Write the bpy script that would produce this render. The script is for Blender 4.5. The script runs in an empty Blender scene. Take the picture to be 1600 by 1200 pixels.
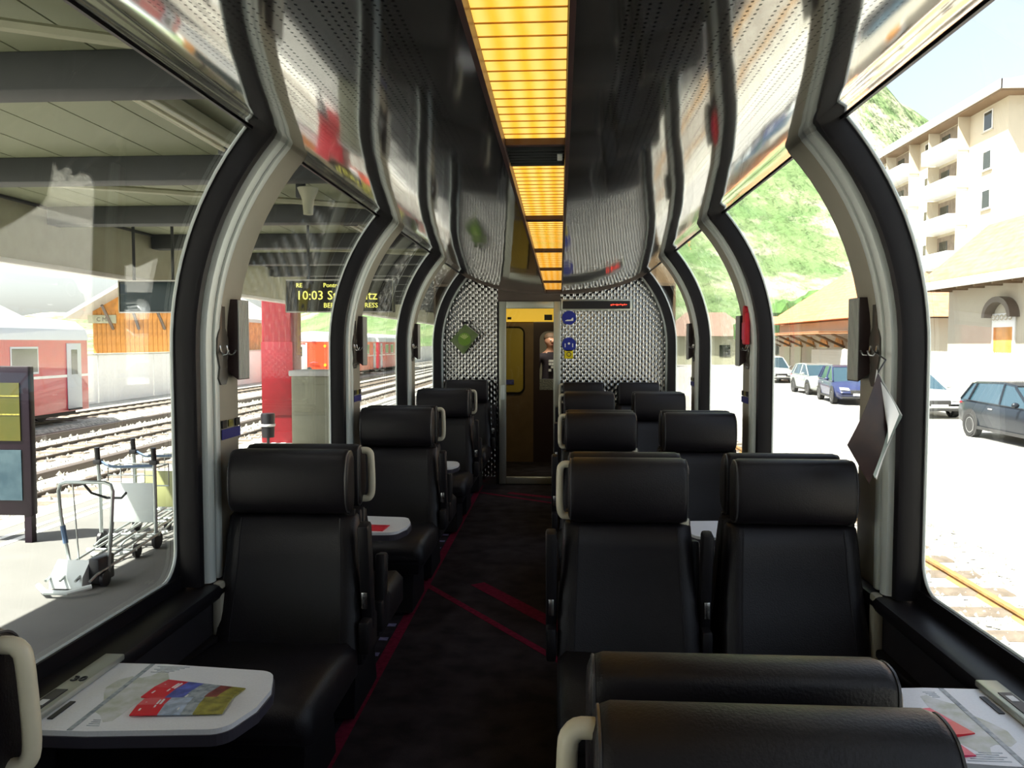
import bpy, bmesh, math, random
from math import sin, cos, pi, radians as rad, sqrt
from mathutils import Vector, Matrix
random.seed(7)
S = bpy.context.scene
COL = S.collection

# ------------------------------------------------------------------ camera, light, exposure
cam_d = bpy.data.cameras.new('camera'); cam = bpy.data.objects.new('camera', cam_d); COL.objects.link(cam)
cam_d.sensor_width = 36.0; cam_d.lens = 36.0 * 1250 / 1600; cam_d.clip_start = .03; cam_d.clip_end = 4000
cam.location = (.07, 0, 1.53)
cam.rotation_euler = (pi / 2 - .05115, 0, .05993)
S.camera = cam
W = bpy.data.worlds.new('world'); S.world = W; W.use_nodes = True
wn = W.node_tree; bg = wn.nodes['Background']
sky = wn.nodes.new('ShaderNodeTexSky'); sky.sky_type = 'NISHITA'; sky.sun_disc = False
SUN = Vector((-.45, -.27, .86)).normalized()
sky.sun_elevation = math.asin(SUN.z); sky.sun_rotation = math.atan2(SUN.x, SUN.y)
sky.air_density = 1.0; sky.dust_density = 3.0; sky.ozone_density = 1.0
hs = wn.nodes.new('ShaderNodeHueSaturation'); hs.inputs['Saturation'].default_value = .52
wn.links.new(sky.outputs[0], hs.inputs['Color']); wn.links.new(hs.outputs[0], bg.inputs[0]); bg.inputs[1].default_value = .15
sd = bpy.data.lights.new('sun', 'SUN'); so = bpy.data.objects.new('sun', sd); COL.objects.link(so)
sd.energy = 9.5; sd.angle = rad(.6); sd.color = (1, .96, .88)
so.rotation_euler = SUN.to_track_quat('Z', 'Y').to_euler(); so.location = (-20, -10, 40)
vs = S.view_settings
vs.view_transform = 'Standard'; vs.look = 'None'; vs.gamma = 1; vs.use_curve_mapping = False; vs.exposure = 1.48
cy = S.cycles
cy.max_bounces = 10; cy.transparent_max_bounces = 32; cy.diffuse_bounces = 4; cy.glossy_bounces = 5
cy.transmission_bounces = 6; cy.caustics_reflective = False; cy.caustics_refractive = False
cy.sample_clamp_indirect = 6; cy.use_denoising = True

# ------------------------------------------------------------------ materials
def nodes(m):
    return m.node_tree.nodes, m.node_tree.links
def mat(name, c, rough=.5, metal=0, spec=.5, vary=0, scale=8, bump=0, bscale=60, coat=0, c2=None, detail=4):
    m = bpy.data.materials.new(name); m.use_nodes = True
    N, L = nodes(m); b = N['Principled BSDF']
    b.inputs['Base Color'].default_value = (*c, 1); b.inputs['Roughness'].default_value = rough
    b.inputs['Metallic'].default_value = metal; b.inputs['Specular IOR Level'].default_value = spec
    b.inputs['Coat Weight'].default_value = coat
    tc = N.new('ShaderNodeTexCoord')
    if vary or c2:
        n = N.new('ShaderNodeTexNoise'); n.inputs['Scale'].default_value = scale; n.inputs['Detail'].default_value = detail
        L.new(tc.outputs['Object'], n.inputs['Vector'])
        r = N.new('ShaderNodeValToRGB'); r.color_ramp.elements[0].position = .35; r.color_ramp.elements[1].position = .65
        a = tuple(x * (1 - vary) for x in c); d = c2 if c2 else tuple(min(1, x * (1 + vary)) for x in c)
        r.color_ramp.elements[0].color = (*a, 1); r.color_ramp.elements[1].color = (*d, 1)
        L.new(n.outputs['Fac'], r.inputs['Fac']); L.new(r.outputs['Color'], b.inputs['Base Color'])
    if bump:
        n2 = N.new('ShaderNodeTexNoise'); n2.inputs['Scale'].default_value = bscale; n2.inputs['Detail'].default_value = 3
        L.new(tc.outputs['Object'], n2.inputs['Vector'])
        bp = N.new('ShaderNodeBump'); bp.inputs['Strength'].default_value = bump; bp.inputs['Distance'].default_value = .01
        L.new(n2.outputs['Fac'], bp.inputs['Height']); L.new(bp.outputs['Normal'], b.inputs['Normal'])
    return m
def emit(name, c, s):
    m = bpy.data.materials.new(name); m.use_nodes = True; N, L = nodes(m); b = N['Principled BSDF']
    b.inputs['Base Color'].default_value = (*c, 1)
    b.inputs['Emission Color'].default_value = (*c, 1); b.inputs['Emission Strength'].default_value = s
    return m
def glass(name, tint, ior=1.45):
    m = bpy.data.materials.new(name); m.use_nodes = True; N, L = nodes(m)
    N.remove(N['Principled BSDF']); out = N['Material Output']
    t = N.new('ShaderNodeBsdfTransparent'); t.inputs[0].default_value = (*tint, 1)
    g = N.new('ShaderNodeBsdfGlossy'); g.inputs['Roughness'].default_value = .0
    f = N.new('ShaderNodeFresnel'); ge = N.new('ShaderNodeNewGeometry'); mr = N.new('ShaderNodeMapRange')
    mr.inputs['To Min'].default_value = ior; mr.inputs['To Max'].default_value = 1 / ior   # same reflectance at both faces of the pane
    L.new(ge.outputs['Backfacing'], mr.inputs['Value']); L.new(mr.outputs[0], f.inputs[0])
    mx = N.new('ShaderNodeMixShader')
    L.new(f.outputs[0], mx.inputs[0]); L.new(t.outputs[0], mx.inputs[1]); L.new(g.outputs[0], mx.inputs[2])
    L.new(mx.outputs[0], out.inputs[0])
    return m
M = {}
M['leather'] = mat('black_leather', (.008, .0068, .0088), .42, spec=.28, vary=.2, scale=3, bump=.12, bscale=220)
M['leather_dark'] = mat('dark_plastic', (.008, .007, .009), .5, spec=.3)
M['piping'] = mat('seam_piping', (.05, .05, .055), .3)
M['beige'] = mat('beige_lining', (.36, .34, .27), .5, vary=.06, scale=3)
M['silver'] = mat('brushed_silver', (.74, .80, .77), .34, .12)
M['groove'] = mat('dark_groove', (.015, .02, .02), .5)
M['rubber'] = mat('black_rubber', (.006, .005, .007), .42, spec=.35)
M['cream'] = mat('cream_paint', (.62, .59, .46), .35, vary=.05)
M['table'] = mat('white_laminate', (.87, .88, .90), .28, vary=.03, scale=200)
M['table_edge'] = mat('dark_edge', (.05, .045, .06), .4)
M['steel'] = mat('stainless', (.6, .6, .6), .25, 1)
M['white'] = mat('white_paint', (.8, .8, .78), .45)
M['paper'] = mat('white_paper', (.8, .8, .78), .6)
M['red_print'] = mat('red_print', (.75, .01, .03), .35)
M['pink_print'] = mat('pink_red_print', (.78, .03, .12), .35)
M['blue_print'] = mat('blue_print', (.10, .13, .5), .35, vary=.4, scale=30)
M['pale_print'] = mat('pale_print', (.42, .5, .62), .35, vary=.3, scale=40)
M['grey_print'] = mat('grey_print', (.16, .2, .24), .35, c2=(.45, .5, .52), scale=60)
M['brown_print'] = mat('brown_print', (.22, .05, .04), .35, vary=.4, scale=40)
M['olive_print'] = mat('olive_print', (.3, .27, .05), .35, vary=.4, scale=40)
M['carpet'] = mat('carpet', (.030, .026, .031), .95, spec=.1, vary=.35, scale=7, bump=.5, bscale=300)
M['channel_brown'] = mat('channel_brown', (.05, .025, .025), .4)
M['roof_grey'] = mat('roof_grey', (.16, .165, .17), .6)
M['skin_red'] = mat('outer_red', (.30, .01, .02), .35)
M['carpet_red'] = mat('carpet_red_stripe', (.15, .010, .035), .95, spec=.1, vary=.25, scale=40)
M['carpet_blue'] = mat('carpet_blue_dash', (.20, .19, .34), .95, spec=.1, vary=.25, scale=40)
M['wall_dark'] = mat('dark_side_panel', (.012, .010, .013), .55, vary=.1)
M['brown_wall'] = mat('brown_lining', (.10, .075, .06), .5, vary=.1)
M['black'] = mat('black_paint', (.01, .01, .012), .4)
M['pane'] = glass('window_glass', (.95, .965, .95))
M['pane_clear'] = glass('door_glass', (.93, .94, .92))
M['amber'] = None

# mirror-like perforated ceiling
def ceil_mat():
    m = mat('perforated_aluminium', (.47, .47, .45), .07, .94)
    N, L = nodes(m); b = N['Principled BSDF']; tc = N.new('ShaderNodeTexCoord')
    sx = N.new('ShaderNodeSeparateXYZ'); L.new(tc.outputs['Object'], sx.inputs[0])
    def mth(op, a, v=None, v3=None):
        n = N.new('ShaderNodeMath'); n.operation = op
        for i, q in enumerate((a, v, v3)):
            if q is None: continue
            if isinstance(q, (int, float)): n.inputs[i].default_value = q
            else: L.new(q, n.inputs[i])
        return n.outputs[0]
    fx = mth('SUBTRACT', mth('FRACT', mth('MULTIPLY', sx.outputs[0], 1 / .017)), .5)
    fy = mth('SUBTRACT', mth('FRACT', mth('MULTIPLY', sx.outputs[1], 1 / .019)), .5)
    d2 = mth('ADD', mth('POWER', mth('ABSOLUTE', fx), 2), mth('POWER', mth('MULTIPLY', mth('ABSOLUTE', fy), .82), 2))
    dot = mth('LESS_THAN', d2, .028)
    ax = mth('ABSOLUTE', sx.outputs[0])
    inx = mth('MULTIPLY', mth('GREATER_THAN', ax, .17), mth('LESS_THAN', ax, .70))
    grp = mth('LESS_THAN', mth('FRACT', mth('MULTIPLY', sx.outputs[0], 1 / .085)), .8)
    k = mth('MULTIPLY', mth('MULTIPLY', dot, inx), grp)
    mx = N.new('ShaderNodeMix'); mx.data_type = 'RGBA'
    mx.inputs[6].default_value = (.47, .47, .45, 1); mx.inputs[7].default_value = (.02, .02, .02, 1)
    L.new(k, mx.inputs[0]); L.new(mx.outputs[2], b.inputs['Base Color'])
    n2 = N.new('ShaderNodeTexNoise'); n2.inputs['Scale'].default_value = 2.2; n2.inputs['Detail'].default_value = 1
    L.new(tc.outputs['Object'], n2.inputs['Vector'])
    bp = N.new('ShaderNodeBump'); bp.inputs['Strength'].default_value = .10; bp.inputs['Distance'].default_value = .02
    L.new(n2.outputs['Fac'], bp.inputs['Height']); L.new(bp.outputs['Normal'], b.inputs['Normal'])
    return m
M['ceiling'] = ceil_mat()
def dimple_mat():
    m = mat('dimpled_steel', (.36, .36, .35), .2, 1)
    N, L = nodes(m); b = N['Principled BSDF']; tc = N.new('ShaderNodeTexCoord')
    sx = N.new('ShaderNodeSeparateXYZ'); L.new(tc.outputs['Object'], sx.inputs[0])
    def mth(op, a, v):
        n = N.new('ShaderNodeMath'); n.operation = op
        for i, q in enumerate((a, v)):
            if isinstance(q, (int, float)): n.inputs[i].default_value = q
            elif q is not None: L.new(q, n.inputs[i])
        return n.outputs[0]
    pr2 = mth('MULTIPLY', mth('SINE', mth('MULTIPLY', sx.outputs[0], 2 * pi / .068), None), mth('SINE', mth('MULTIPLY', sx.outputs[2], 2 * pi / .062), None))
    h = mth('ADD', pr2, mth('MULTIPLY', mth('COSINE', mth('MULTIPLY', sx.outputs[0], 2 * pi / .034), None), .7))
    bp = N.new('ShaderNodeBump'); bp.inputs['Strength'].default_value = 1; bp.inputs['Distance'].default_value = .0028
    L.new(h, bp.inputs['Height']); L.new(bp.outputs['Normal'], b.inputs['Normal'])
    return m
M['dimple'] = dimple_mat()
def amber_mat():
    m = emit('amber_diffuser', (1, .56, .08), .43)
    N, L = nodes(m); b = N['Principled BSDF']; tc = N.new('ShaderNodeTexCoord')
    w = N.new('ShaderNodeTexWave'); w.inputs['Scale'].default_value = 6.5; w.inputs['Distortion'].default_value = 1.2; w.bands_direction = 'X'
    L.new(tc.outputs['Object'], w.inputs['Vector'])
    r = N.new('ShaderNodeValToRGB')
    r.color_ramp.elements[0].color = (.95, .45, .03, 1); r.color_ramp.elements[1].color = (1, .62, .15, 1)
    L.new(w.outputs['Fac'], r.inputs['Fac']); L.new(r.outputs['Color'], b.inputs['Emission Color'])
    return m
M['amber'] = amber_mat()

# ------------------------------------------------------------------ mesh helpers
class MB:
    def __init__(s): s.bm = bmesh.new()
    def box(s, x0, x1, y0, y1, z0, z1, bev=0, seg=2, mx=None, mi=0):
        r = bmesh.ops.create_cube(s.bm, size=1)
        vv = r['verts']
        for v in vv:
            v.co = Vector(((x0 + x1) / 2 + v.co.x * (x1 - x0), (y0 + y1) / 2 + v.co.y * (y1 - y0), (z0 + z1) / 2 + v.co.z * (z1 - z0)))
        fs = set(f for v in vv for f in v.link_faces)
        for f in fs: f.material_index = mi
        if bev:
            es = list(set(e for v in vv for e in v.link_edges))
            rb = bmesh.ops.bevel(s.bm, geom=es, offset=bev, segments=seg, affect='EDGES', profile=.5)
            vv = list(set(v for f in rb['faces'] for v in f.verts) | set(v for v in vv if v.is_valid))
        if mx is not None: bmesh.ops.transform(s.bm, matrix=mx, verts=vv)
        return s
    def tube(s, pts, r, n=8, closed=False, caps=True):
        pts = [Vector(p) for p in pts]; rings = []
        K = len(pts); up = None
        for i, p in enumerate(pts):
            a = pts[(i - 1) % K] if (i > 0 or closed) else p
            b = pts[(i + 1) % K] if (i < K - 1 or closed) else p
            t = (b - a).normalized()
            if up is None:
                up = t.orthogonal().normalized()
            up = (up - t * up.dot(t)).normalized()
            w = t.cross(up)
            rr = r[i] if isinstance(r, (list, tuple)) else r
            rings.append([s.bm.verts.new(p + (up * cos(2 * pi * k / n) + w * sin(2 * pi * k / n)) * rr) for k in range(n)])
        for i in range(K if closed else K - 1):
            A, B = rings[i], rings[(i + 1) % K]
            for k in range(n): s.bm.faces.new((A[k], A[(k + 1) % n], B[(k + 1) % n], B[k]))
        if caps and not closed:
            s.bm.faces.new(rings[0][::-1]); s.bm.faces.new(rings[-1])
        return s
    def loft(s, secs, closed=True, caps=True, mi=0):
        R = [[s.bm.verts.new(p) for p in sec] for sec in secs]; n = len(R[0])
        for A, B in zip(R, R[1:]):
            for k in range(n if closed else n - 1):
                f = s.bm.faces.new((A[k], A[(k + 1) % n], B[(k + 1) % n], B[k])); f.material_index = mi
        if caps and closed:
            f = s.bm.faces.new(R[0][::-1]); f.material_index = mi
            f = s.bm.faces.new(R[-1]); f.material_index = mi
        return s
    def prism(s, poly, ax, a, b, mi=0):
        # poly 2D; ax = extrusion axis
        def P(p, t):
            u, v = p
            return {'x': (t, u, v), 'y': (u, t, v), 'z': (u, v, t)}[ax]
        return s.loft([[P(p, a) for p in poly], [P(p, b) for p in poly]], mi=mi)
    def lathe(s, prof, c=(0, 0, 0), axis='z', n=16):
        secs = []
        for k in range(n):
            a = 2 * pi * k / n
            sec = []
            for r, h in prof:
                q = {'z': (r * cos(a), r * sin(a), h), 'x': (h, r * cos(a), r * sin(a)), 'y': (r * cos(a), h, r * sin(a))}[axis]
                sec.append((c[0] + q[0], c[1] + q[1], c[2] + q[2]))
            secs.append(sec)
        R = [[s.bm.verts.new(p) for p in sec] for sec in secs]
        for k in range(n):
            A, B = R[k], R[(k + 1) % n]
            for i in range(len(prof) - 1): s.bm.faces.new((A[i], B[i], B[i + 1], A[i + 1]))
        bmesh.ops.remove_doubles(s.bm, verts=s.bm.verts[:], dist=1e-5)
        return s
    def sph(s, c, r, sx=1, sy=1, sz=1, u=12, v=8):
        rr = bmesh.ops.create_uvsphere(s.bm, u_segments=u, v_segments=v, radius=r)
        for q in rr['verts']: q.co = Vector((c[0] + q.co.x * sx, c[1] + q.co.y * sy, c[2] + q.co.z * sz))
        return s
    def quad(s, *p, mi=0):
        f = s.bm.faces.new([s.bm.verts.new(q) for q in p]); f.material_index = mi; return s
    def mesh(s, name, m, smooth=True, ang=35):
        bmesh.ops.recalc_face_normals(s.bm, faces=s.bm.faces[:])
        me = bpy.data.meshes.new(name); s.bm.to_mesh(me); s.bm.free()
        for q in (m if isinstance(m, (list, tuple)) else [m]):
            me.materials.append(M[q] if isinstance(q, str) else q)
        if smooth:
            me.shade_smooth(); me.set_sharp_from_angle(angle=rad(ang))
        return me
    def obj(s, name, m, parent=None, **k):
        return link(name, s.mesh(name, m, **k), parent)
def link(name, me, parent=None, loc=None):
    o = bpy.data.objects.new(name, me); COL.objects.link(o)
    if parent is not None: o.parent = parent
    if loc is not None: o.location = loc
    return o
def tag(o, label, cat, group=None):
    o['label'] = label; o['category'] = cat
    if group: o['group'] = group
    return o
def thing(name, label, cat, loc=(0, 0, 0), rz=0, group=None):
    o = bpy.data.objects.new(name, None); COL.objects.link(o); o.empty_display_size = .1
    o.location = loc; o.rotation_euler = (0, 0, rz)
    return tag(o, label, cat, group)
def struct(o, label=None):
    o['kind'] = 'structure'
    if label: o['label'] = label
    return o
def sempty(name, label=None, loc=(0, 0, 0)):
    o = bpy.data.objects.new(name, None); COL.objects.link(o); o.location = loc; o.empty_display_size = .1
    return struct(o, label)
def dup(root, loc, rz=None, label=None, group=None):
    r = root.copy(); COL.objects.link(r); r.location = loc
    if rz is not None: r.rotation_euler = (0, 0, rz)
    if label: r['label'] = label
    if group: r['group'] = group
    for ch in list(root.children):
        c = ch.copy(); COL.objects.link(c); c.parent = r
        for g in list(ch.children):
            d = g.copy(); COL.objects.link(d); d.parent = c
    return r
def text(name, body, size, m, parent, loc, rot=(pi / 2, 0, 0), align='LEFT', depth=.002):
    cu = bpy.data.curves.new(name, 'FONT'); cu.body = body; cu.size = size; cu.align_x = align; cu.extrude = depth; cu.resolution_u = 2
    o = bpy.data.objects.new(name, cu); COL.objects.link(o)
    me = bpy.data.meshes.new_from_object(o.evaluated_get(bpy.context.evaluated_depsgraph_get()))
    bpy.data.objects.remove(o); bpy.data.curves.remove(cu)
    me.materials.clear(); me.materials.append(M[m] if isinstance(m, str) else m)
    o = link(name, me, parent); o.location = loc; o.rotation_euler = rot
    return o
def smooth(pts, k=3, closed=False):
    P = [Vector(p) for p in pts]; n = len(P); out = []
    for i in range(n if closed else n - 1):
        a, b, c, d = (P[(i - 1) % n], P[i], P[(i + 1) % n], P[(i + 2) % n]) if closed else (P[max(i - 1, 0)], P[i], P[i + 1], P[min(i + 2, n - 1)])
        for j in range(k):
            t = j / k
            out.append(tuple(.5 * (2 * b + (c - a) * t + (2 * a - 5 * b + 4 * c - d) * t * t + (3 * b - a - 3 * c + d) * t ** 3)))
    if not closed: out.append(tuple(P[-1]))
    return out
def rrect(x0, x1, y0, y1, r, n=4):
    out = []
    for cx, cy, a0 in ((x1 - r, y1 - r, 0), (x0 + r, y1 - r, 90), (x0 + r, y0 + r, 180), (x1 - r, y0 + r, 270)):
        for i in range(n + 1):
            a = rad(a0 + 90 * i / n); out.append((cx + r * cos(a), cy + r * sin(a)))
    return out

# ------------------------------------------------------------------ carriage shell
CX, RI, RO, ZA = .085, 1.105, 1.205, 1.5
def prof(side, r, u):
    if u < 0: return (side * (CX + r), ZA + u)
    return (side * (CX + r * cos(u)), ZA + r * sin(u))
def us(u0, u1, n=10):
    a = [u0] if u0 < 0 else []
    if u0 < 0: a += [0]
    b0 = max(0, u0)
    a += [b0 + (u1 - b0) * i / n for i in range(1 if u0 < 0 else 0, n + 1)]
    return a
def rib(side, r0, r1, y0, y1, u0, u1, name, m, parent, rnd=0, n=14):
    b = MB(); secs = []
    for u in us(u0, u1, n):
        if rnd:
            cs = [(r1, y0), (r0 + rnd, y0), (r0 + rnd * .3, y0 + rnd * .3), (r0, y0 + rnd), (r0, y1 - rnd), (r0 + rnd * .3, y1 - rnd * .3), (r0 + rnd, y1), (r1, y1)]
        else: cs = [(r1, y0), (r0, y0), (r0, y1), (r1, y1)]
        sec = []
        for r, y in cs:
            x, z = prof(side, r, u); sec.append((x, y, z))
        secs.append(sec)
    return b.loft(secs).obj(name, m, parent)

YB, YE = -3.0, 8.62          # rear and far end of the saloon
PY = [-3.005 + 1.925 * k for k in range(7)]   # pillar fronts
ZS = .66                     # window sill height

fl = struct(MB().box(-1.29, 1.29, YB, 12.6, -.08, 0).obj('floor', 'carpet', smooth=False), 'dark patterned carpet floor of the carriage')
def stripe(pts, w, m, z=.0015):
    b = MB()
    for (x0, y0), (x1, y1) in zip(pts, pts[1:]):
        d = Vector((x1 - x0, y1 - y0)).normalized(); nn = Vector((-d.y, d.x)) * w / 2
        b.loft([[(x0 + nn.x, y0 + nn.y, z), (x0 - nn.x, y0 - nn.y, z), (x0 - nn.x, y0 - nn.y, -.001), (x0 + nn.x, y0 + nn.y, -.001)],
                [(x1 + nn.x, y1 + nn.y, z), (x1 - nn.x, y1 - nn.y, z), (x1 - nn.x, y1 - nn.y, -.001), (x1 + nn.x, y1 + nn.y, -.001)]])
    return b.obj('stripe', m, fl, smooth=False)
stripe([(-.775, -2.9), (-.775, 8.5)], .055, 'carpet_red')
for p, q, w in (((-.765, 4.95), (.10, 3.75), .045), ((-.45, 5.0), (.25, 4.0), .10), ((-.74, 8.1), (.3, 7.4), .05), ((-.45, 8.1), (.5, 7.6), .08), ((-.74, 1.6), (.2, .5), .05), ((-.4, 1.8), (.3, .9), .09)):
    stripe([p, q], w, 'carpet_red', .0012)
dash = MB().box(-.17, .17, -.02, .02, -.001, .001).mesh('stripe', 'carpet_blue')
for k in range(46): link('stripe', dash, fl, (-.985, -.9 + k * .205, .001))

for side, nm in ((-1, 'left'), (1, 'right')):
    w = sempty('wall_' + nm, 'dark lower side wall under the %s windows' % nm)
    MB().box(*sorted((side * 1.19, side * 1.30)), YB, YE, .0, ZS - .05).obj('side_panel', 'wall_dark', w)
    MB().box(*sorted((side * 1.155, side * 1.31)), YB, YE, ZS - .06, ZS - .005, bev=.018).obj('window_sill', 'rubber', w)
    MB().box(*sorted((side * 1.08, side * 1.19)), YB, YE, .0, .16, bev=.02).obj('heater_duct', 'leather_dark', w)
    b = MB().box(*sorted((side * 1.165, side * 1.20)), YB, YE, .44, .47, bev=.008)
    b.obj('wall_rail', 'leather_dark', w)
    # outer skin below the windows
    MB().box(*sorted((side * 1.30, side * 1.34)), YB, 12.6, -.55, ZS - .02).obj('outer_skin', 'skin_red', w)

# pillars
tn = 0
for side, nm in ((-1, 'left'), (1, 'right')):
    for k, y0 in enumerate(PY):
        tn += 1
        y1 = y0 + (.31 if k < 6 else .07)
        t = sempty('trim_%d' % tn, 'curved beige window pillar with silver edge, %s side' % nm)
        if k < 6: rib(side, RI + .004, RO - .002, y0 + .125, y1, -.84, .85, 'pillar_face', 'beige', t, rnd=.012)
        se = y0 + (.125 if k < 6 else .06)
        rib(side, RI - .004, RO - .002, y0 + .012, y0 + .075 if k < 6 else se - .02, -.84, .85, 'silver_strip', 'silver', t, rnd=.022)
        if k < 6:
            rib(side, RI + .008, RO - .002, y0 + .075, y0 + .083, -.84, .85, 'dark_groove', 'groove', t)
            rib(side, RI - .002, RO - .002, y0 + .083, se, -.84, .85, 'silver_strip', 'silver', t, rnd=.008)
        rib(side, RI + .012, RO + .002, y0 - .035, y0 + .012, -.84, .85, 'rubber_frame', 'rubber', t, rnd=.02)
        if k < 6: rib(side, RI + .03, RO + .002, y1, y1 + .045, -.84, .85, 'rubber_frame', 'rubber', t, rnd=.015)
        # lower end of the strip runs down to the floor
        MB().box(*sorted((side * 1.155, side * 1.19)), y0 + .02, y0 + .07, .0, ZS + .0, bev=.012).obj('pillar_foot', 'beige', t)

# window panes, one per opening and side, with a gasket line
wi = 0
for side, nm in ((-1, 'left'), (1, 'right')):
    for k in range(6):
        wi += 1
        a, e = PY[k] + .31, PY[k + 1]
        t = sempty('window_%d' % wi, 'curved panorama window on the %s side' % nm)
        secs = []
        b = MB()
        for u in us(-.845, .80, 16):
            p0, p1 = prof(side, RO + .003, u), prof(side, RO + .011, u)
            secs.append([(p0[0], a, p0[1]), (p0[0], e, p0[1]), (p1[0], e, p1[1]), (p1[0], a, p1[1])])
        b.loft(secs).obj('pane', 'pane', t)
        # silver gasket running along both uprights and the sill with round corners
        pts = []
        def G(y, u):
            x, z = prof(side, RO - .002, u); pts.append((x, y, z))
        ya, ye, ub, cr = a + .05, e - .045, -.80, .10
        for i in range(15): G(ya, .76 - .76 * i / 14)
        for i in range(1, 7): q = rad(15 * i); G(ya + cr - cr * cos(q), ub + cr - cr * sin(q))
        for i in range(0, 7): q = rad(90 - 15 * i); G(ye - cr + cr * cos(q), ub + cr - cr * sin(q))
        for i in range(15): G(ye, .76 * i / 14)
        MB().tube(pts, .0055, 6).obj('gasket', 'silver', t)
        # black corner filler of the opening
        for yy, sg in ((a + .045, 1), (e - .04, -1)):
            b = MB(); arc = []
            for i in range(7):
                q = rad(15 * i); arc.append((yy + sg * (.10 - .10 * cos(q)), ub + .10 - .10 * sin(q)))
            poly = arc + [(yy + sg * .10, -.84), (yy, -.84)]
            secs = []
            for r in (RO - .006, RO + .001):
                sec = []
                for y, u in poly:
                    x, z = prof(side, r, u); sec.append((x, y, z))
                secs.append(sec)
            b.loft(secs).obj('frame_corner', 'rubber', t)
        MB().box(*sorted((side * 1.275, side * 1.295)), a, e, ZS - .02, ZS + .04).obj('frame_bottom', 'rubber', t)

# roof above the mirrored ceiling
secs = []
RP = [(CX + 1.214 * cos(t), ZA + 1.214 * sin(t)) for t in [.70 + (pi / 2 - .70) * i / 8 for i in range(9)]]
RP2 = [(x + .0, z + .05) for x, z in RP]
poly = RP + [(-x, z) for x, z in RP[::-1]] + [(-x, z) for x, z in RP2] + [(x, z) for x, z in RP2[::-1]]
struct(MB().prism(poly, 'y', YB, 12.6).obj('roof', 'roof_grey'), 'curved roof of the carriage')

# mirrored ceiling: bulges down in the middle, kinks at its side lips
CP = [(.092, 2.066), (.22, 2.072), (.35, 2.083), (.48, 2.100), (.60, 2.124), (.70, 2.152), (.79, 2.185), (.86, 2.215), (.868, 2.222), (.93, 2.243), (.992, 2.272)]
ce = sempty('ceiling', 'mirror-polished perforated metal ceiling')
for side in (-1, 1):
    b = MB()
    sec = [(side * x, z) for x, z in CP] + [(side * x, z + .012) for x, z in CP[::-1]]
    b.prism(sec, 'y', YB, 8.5).obj('ceiling_panel', 'ceiling', ce, ang=60)
    b = MB()
    b.prism([(side * .988, 2.264), (side * 1.004, 2.268), (side * 1.006, 2.284), (side * .988, 2.284)], 'y', YB, 8.5).obj('edge_seal', 'rubber', ce)
    b = MB().box(*sorted((side * .083, side * .094)), YB, 8.5, 2.058, 2.10); b.obj('light_channel', 'channel_brown', ce)
MB().box(-.094, .094, YB, 8.5, 2.118, 2.13).obj('channel_top', 'black', ce)
# dark bulkhead closing the ceiling's far end
poly = [(x, z) for x, z in CP] + [(.99, 2.3), (-.99, 2.3)] + [(-x, z) for x, z in CP[::-1]]
MB().prism([(-.99, 2.272)] + [(-x, z - .02) for x, z in CP[::-1]][1:] + [(x, z - .02) for x, z in CP][:-1] + [(.99, 2.272), (.99, 2.4), (-.99, 2.4)], 'y', 8.5, 8.54).obj('end_fascia', 'brown_wall', ce)

# amber light panels along the middle
divs = [-3.0, -1.25, -.05, 1.15, 2.24, 3.56, 4.78, 5.98, 7.2, 8.42]
grp = 'amber ceiling light panels'
names = ['behind the camera', 'second behind the camera', 'above the camera', 'nearest in view, largest', 'beyond the dark ceiling vent, second in view', 'third in view from the vent', 'fourth in view', 'fifth in view toward the door', 'last before the glass door']
for k in range(9):
    y0, y1 = divs[k] + .02, divs[k + 1] - .02
    if k == 4: y0 = 2.46
    if k < 2: continue
    t = thing('ceiling_light', 'amber glowing ceiling light panel, ' + names[k], 'ceiling light', (0, (y0 + y1) / 2, 2.075), group=grp)
    h = (y1 - y0) / 2
    MB().box(-.081, .081, -h, h, .012, .03).obj('diffuser', 'amber', t)
    ribm = MB().box(-.081, .081, -.0012, .0012, .0095, .0119).mesh('rib', mat('amber_rib', (.5, .25, .03), .5) if 'amber_rib' not in bpy.data.materials else bpy.data.materials['amber_rib'])
    n = int(2 * h / .061)
    for i in range(1, n): link('rib', ribm, t, (0, -h + i * 2 * h / n, 0))
    for s in (-1, 1): MB().box(-.081, .081, s * h - .012, s * h + .012, -.006, .0299).obj('end_cap', 'channel_brown', t)
t = thing('ceiling_vent', 'dark ventilation grille between two amber ceiling light panels', 'vent', (0, 2.35, 2.07))
MB().box(-.082, .082, -.095, .095, .01, .03).obj('backing', 'black', t)
for i in range(6): MB().box(-.08, .08, -.085 + i * .034 - .005, -.085 + i * .034 + .005, -.004, .0099).obj('slat', 'groove', t)
MB().box(.06, .075, -.03, .03, -.006, .0).obj('latch', 'silver', t)

# walls at both ends
b = MB(); arcp = [prof(1, RO, u) for u in us(-1.5, .85, 10)]
def endpoly(x0, x1, z0=0.0):
    pass
struct(MB().box(-1.29, 1.29, YB - .06, YB, 0, 2.7).obj('wall_back', 'brown_wall'), 'plain lining wall behind the viewer')
DX0, DX1, DH = -.600, .075, 1.975       # door opening
we = sempty('wall_end', 'end wall of dimpled stainless steel')
def outline(side, n=10):
    return [prof(side, RO, u) for u in us(-1.5, .80, n)]
R_ = outline(1); L_ = outline(-1)
MB().prism([(DX1, 0)] + R_ + [(.9, 2.45), (DX1, 2.45)], 'y', YE - .0, YE + .04).obj('steel_panel', 'dimple', we, smooth=False)
MB().prism([(DX0, 0)] + L_ + [(-.9, 2.45), (DX0, 2.45)], 'y', YE - .0, YE + .04).obj('steel_panel', 'dimple', we, smooth=False)
MB().box(DX0, DX1, YE, YE + .04, DH, 2.45).obj('header_panel', 'brown_wall', we)
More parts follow.
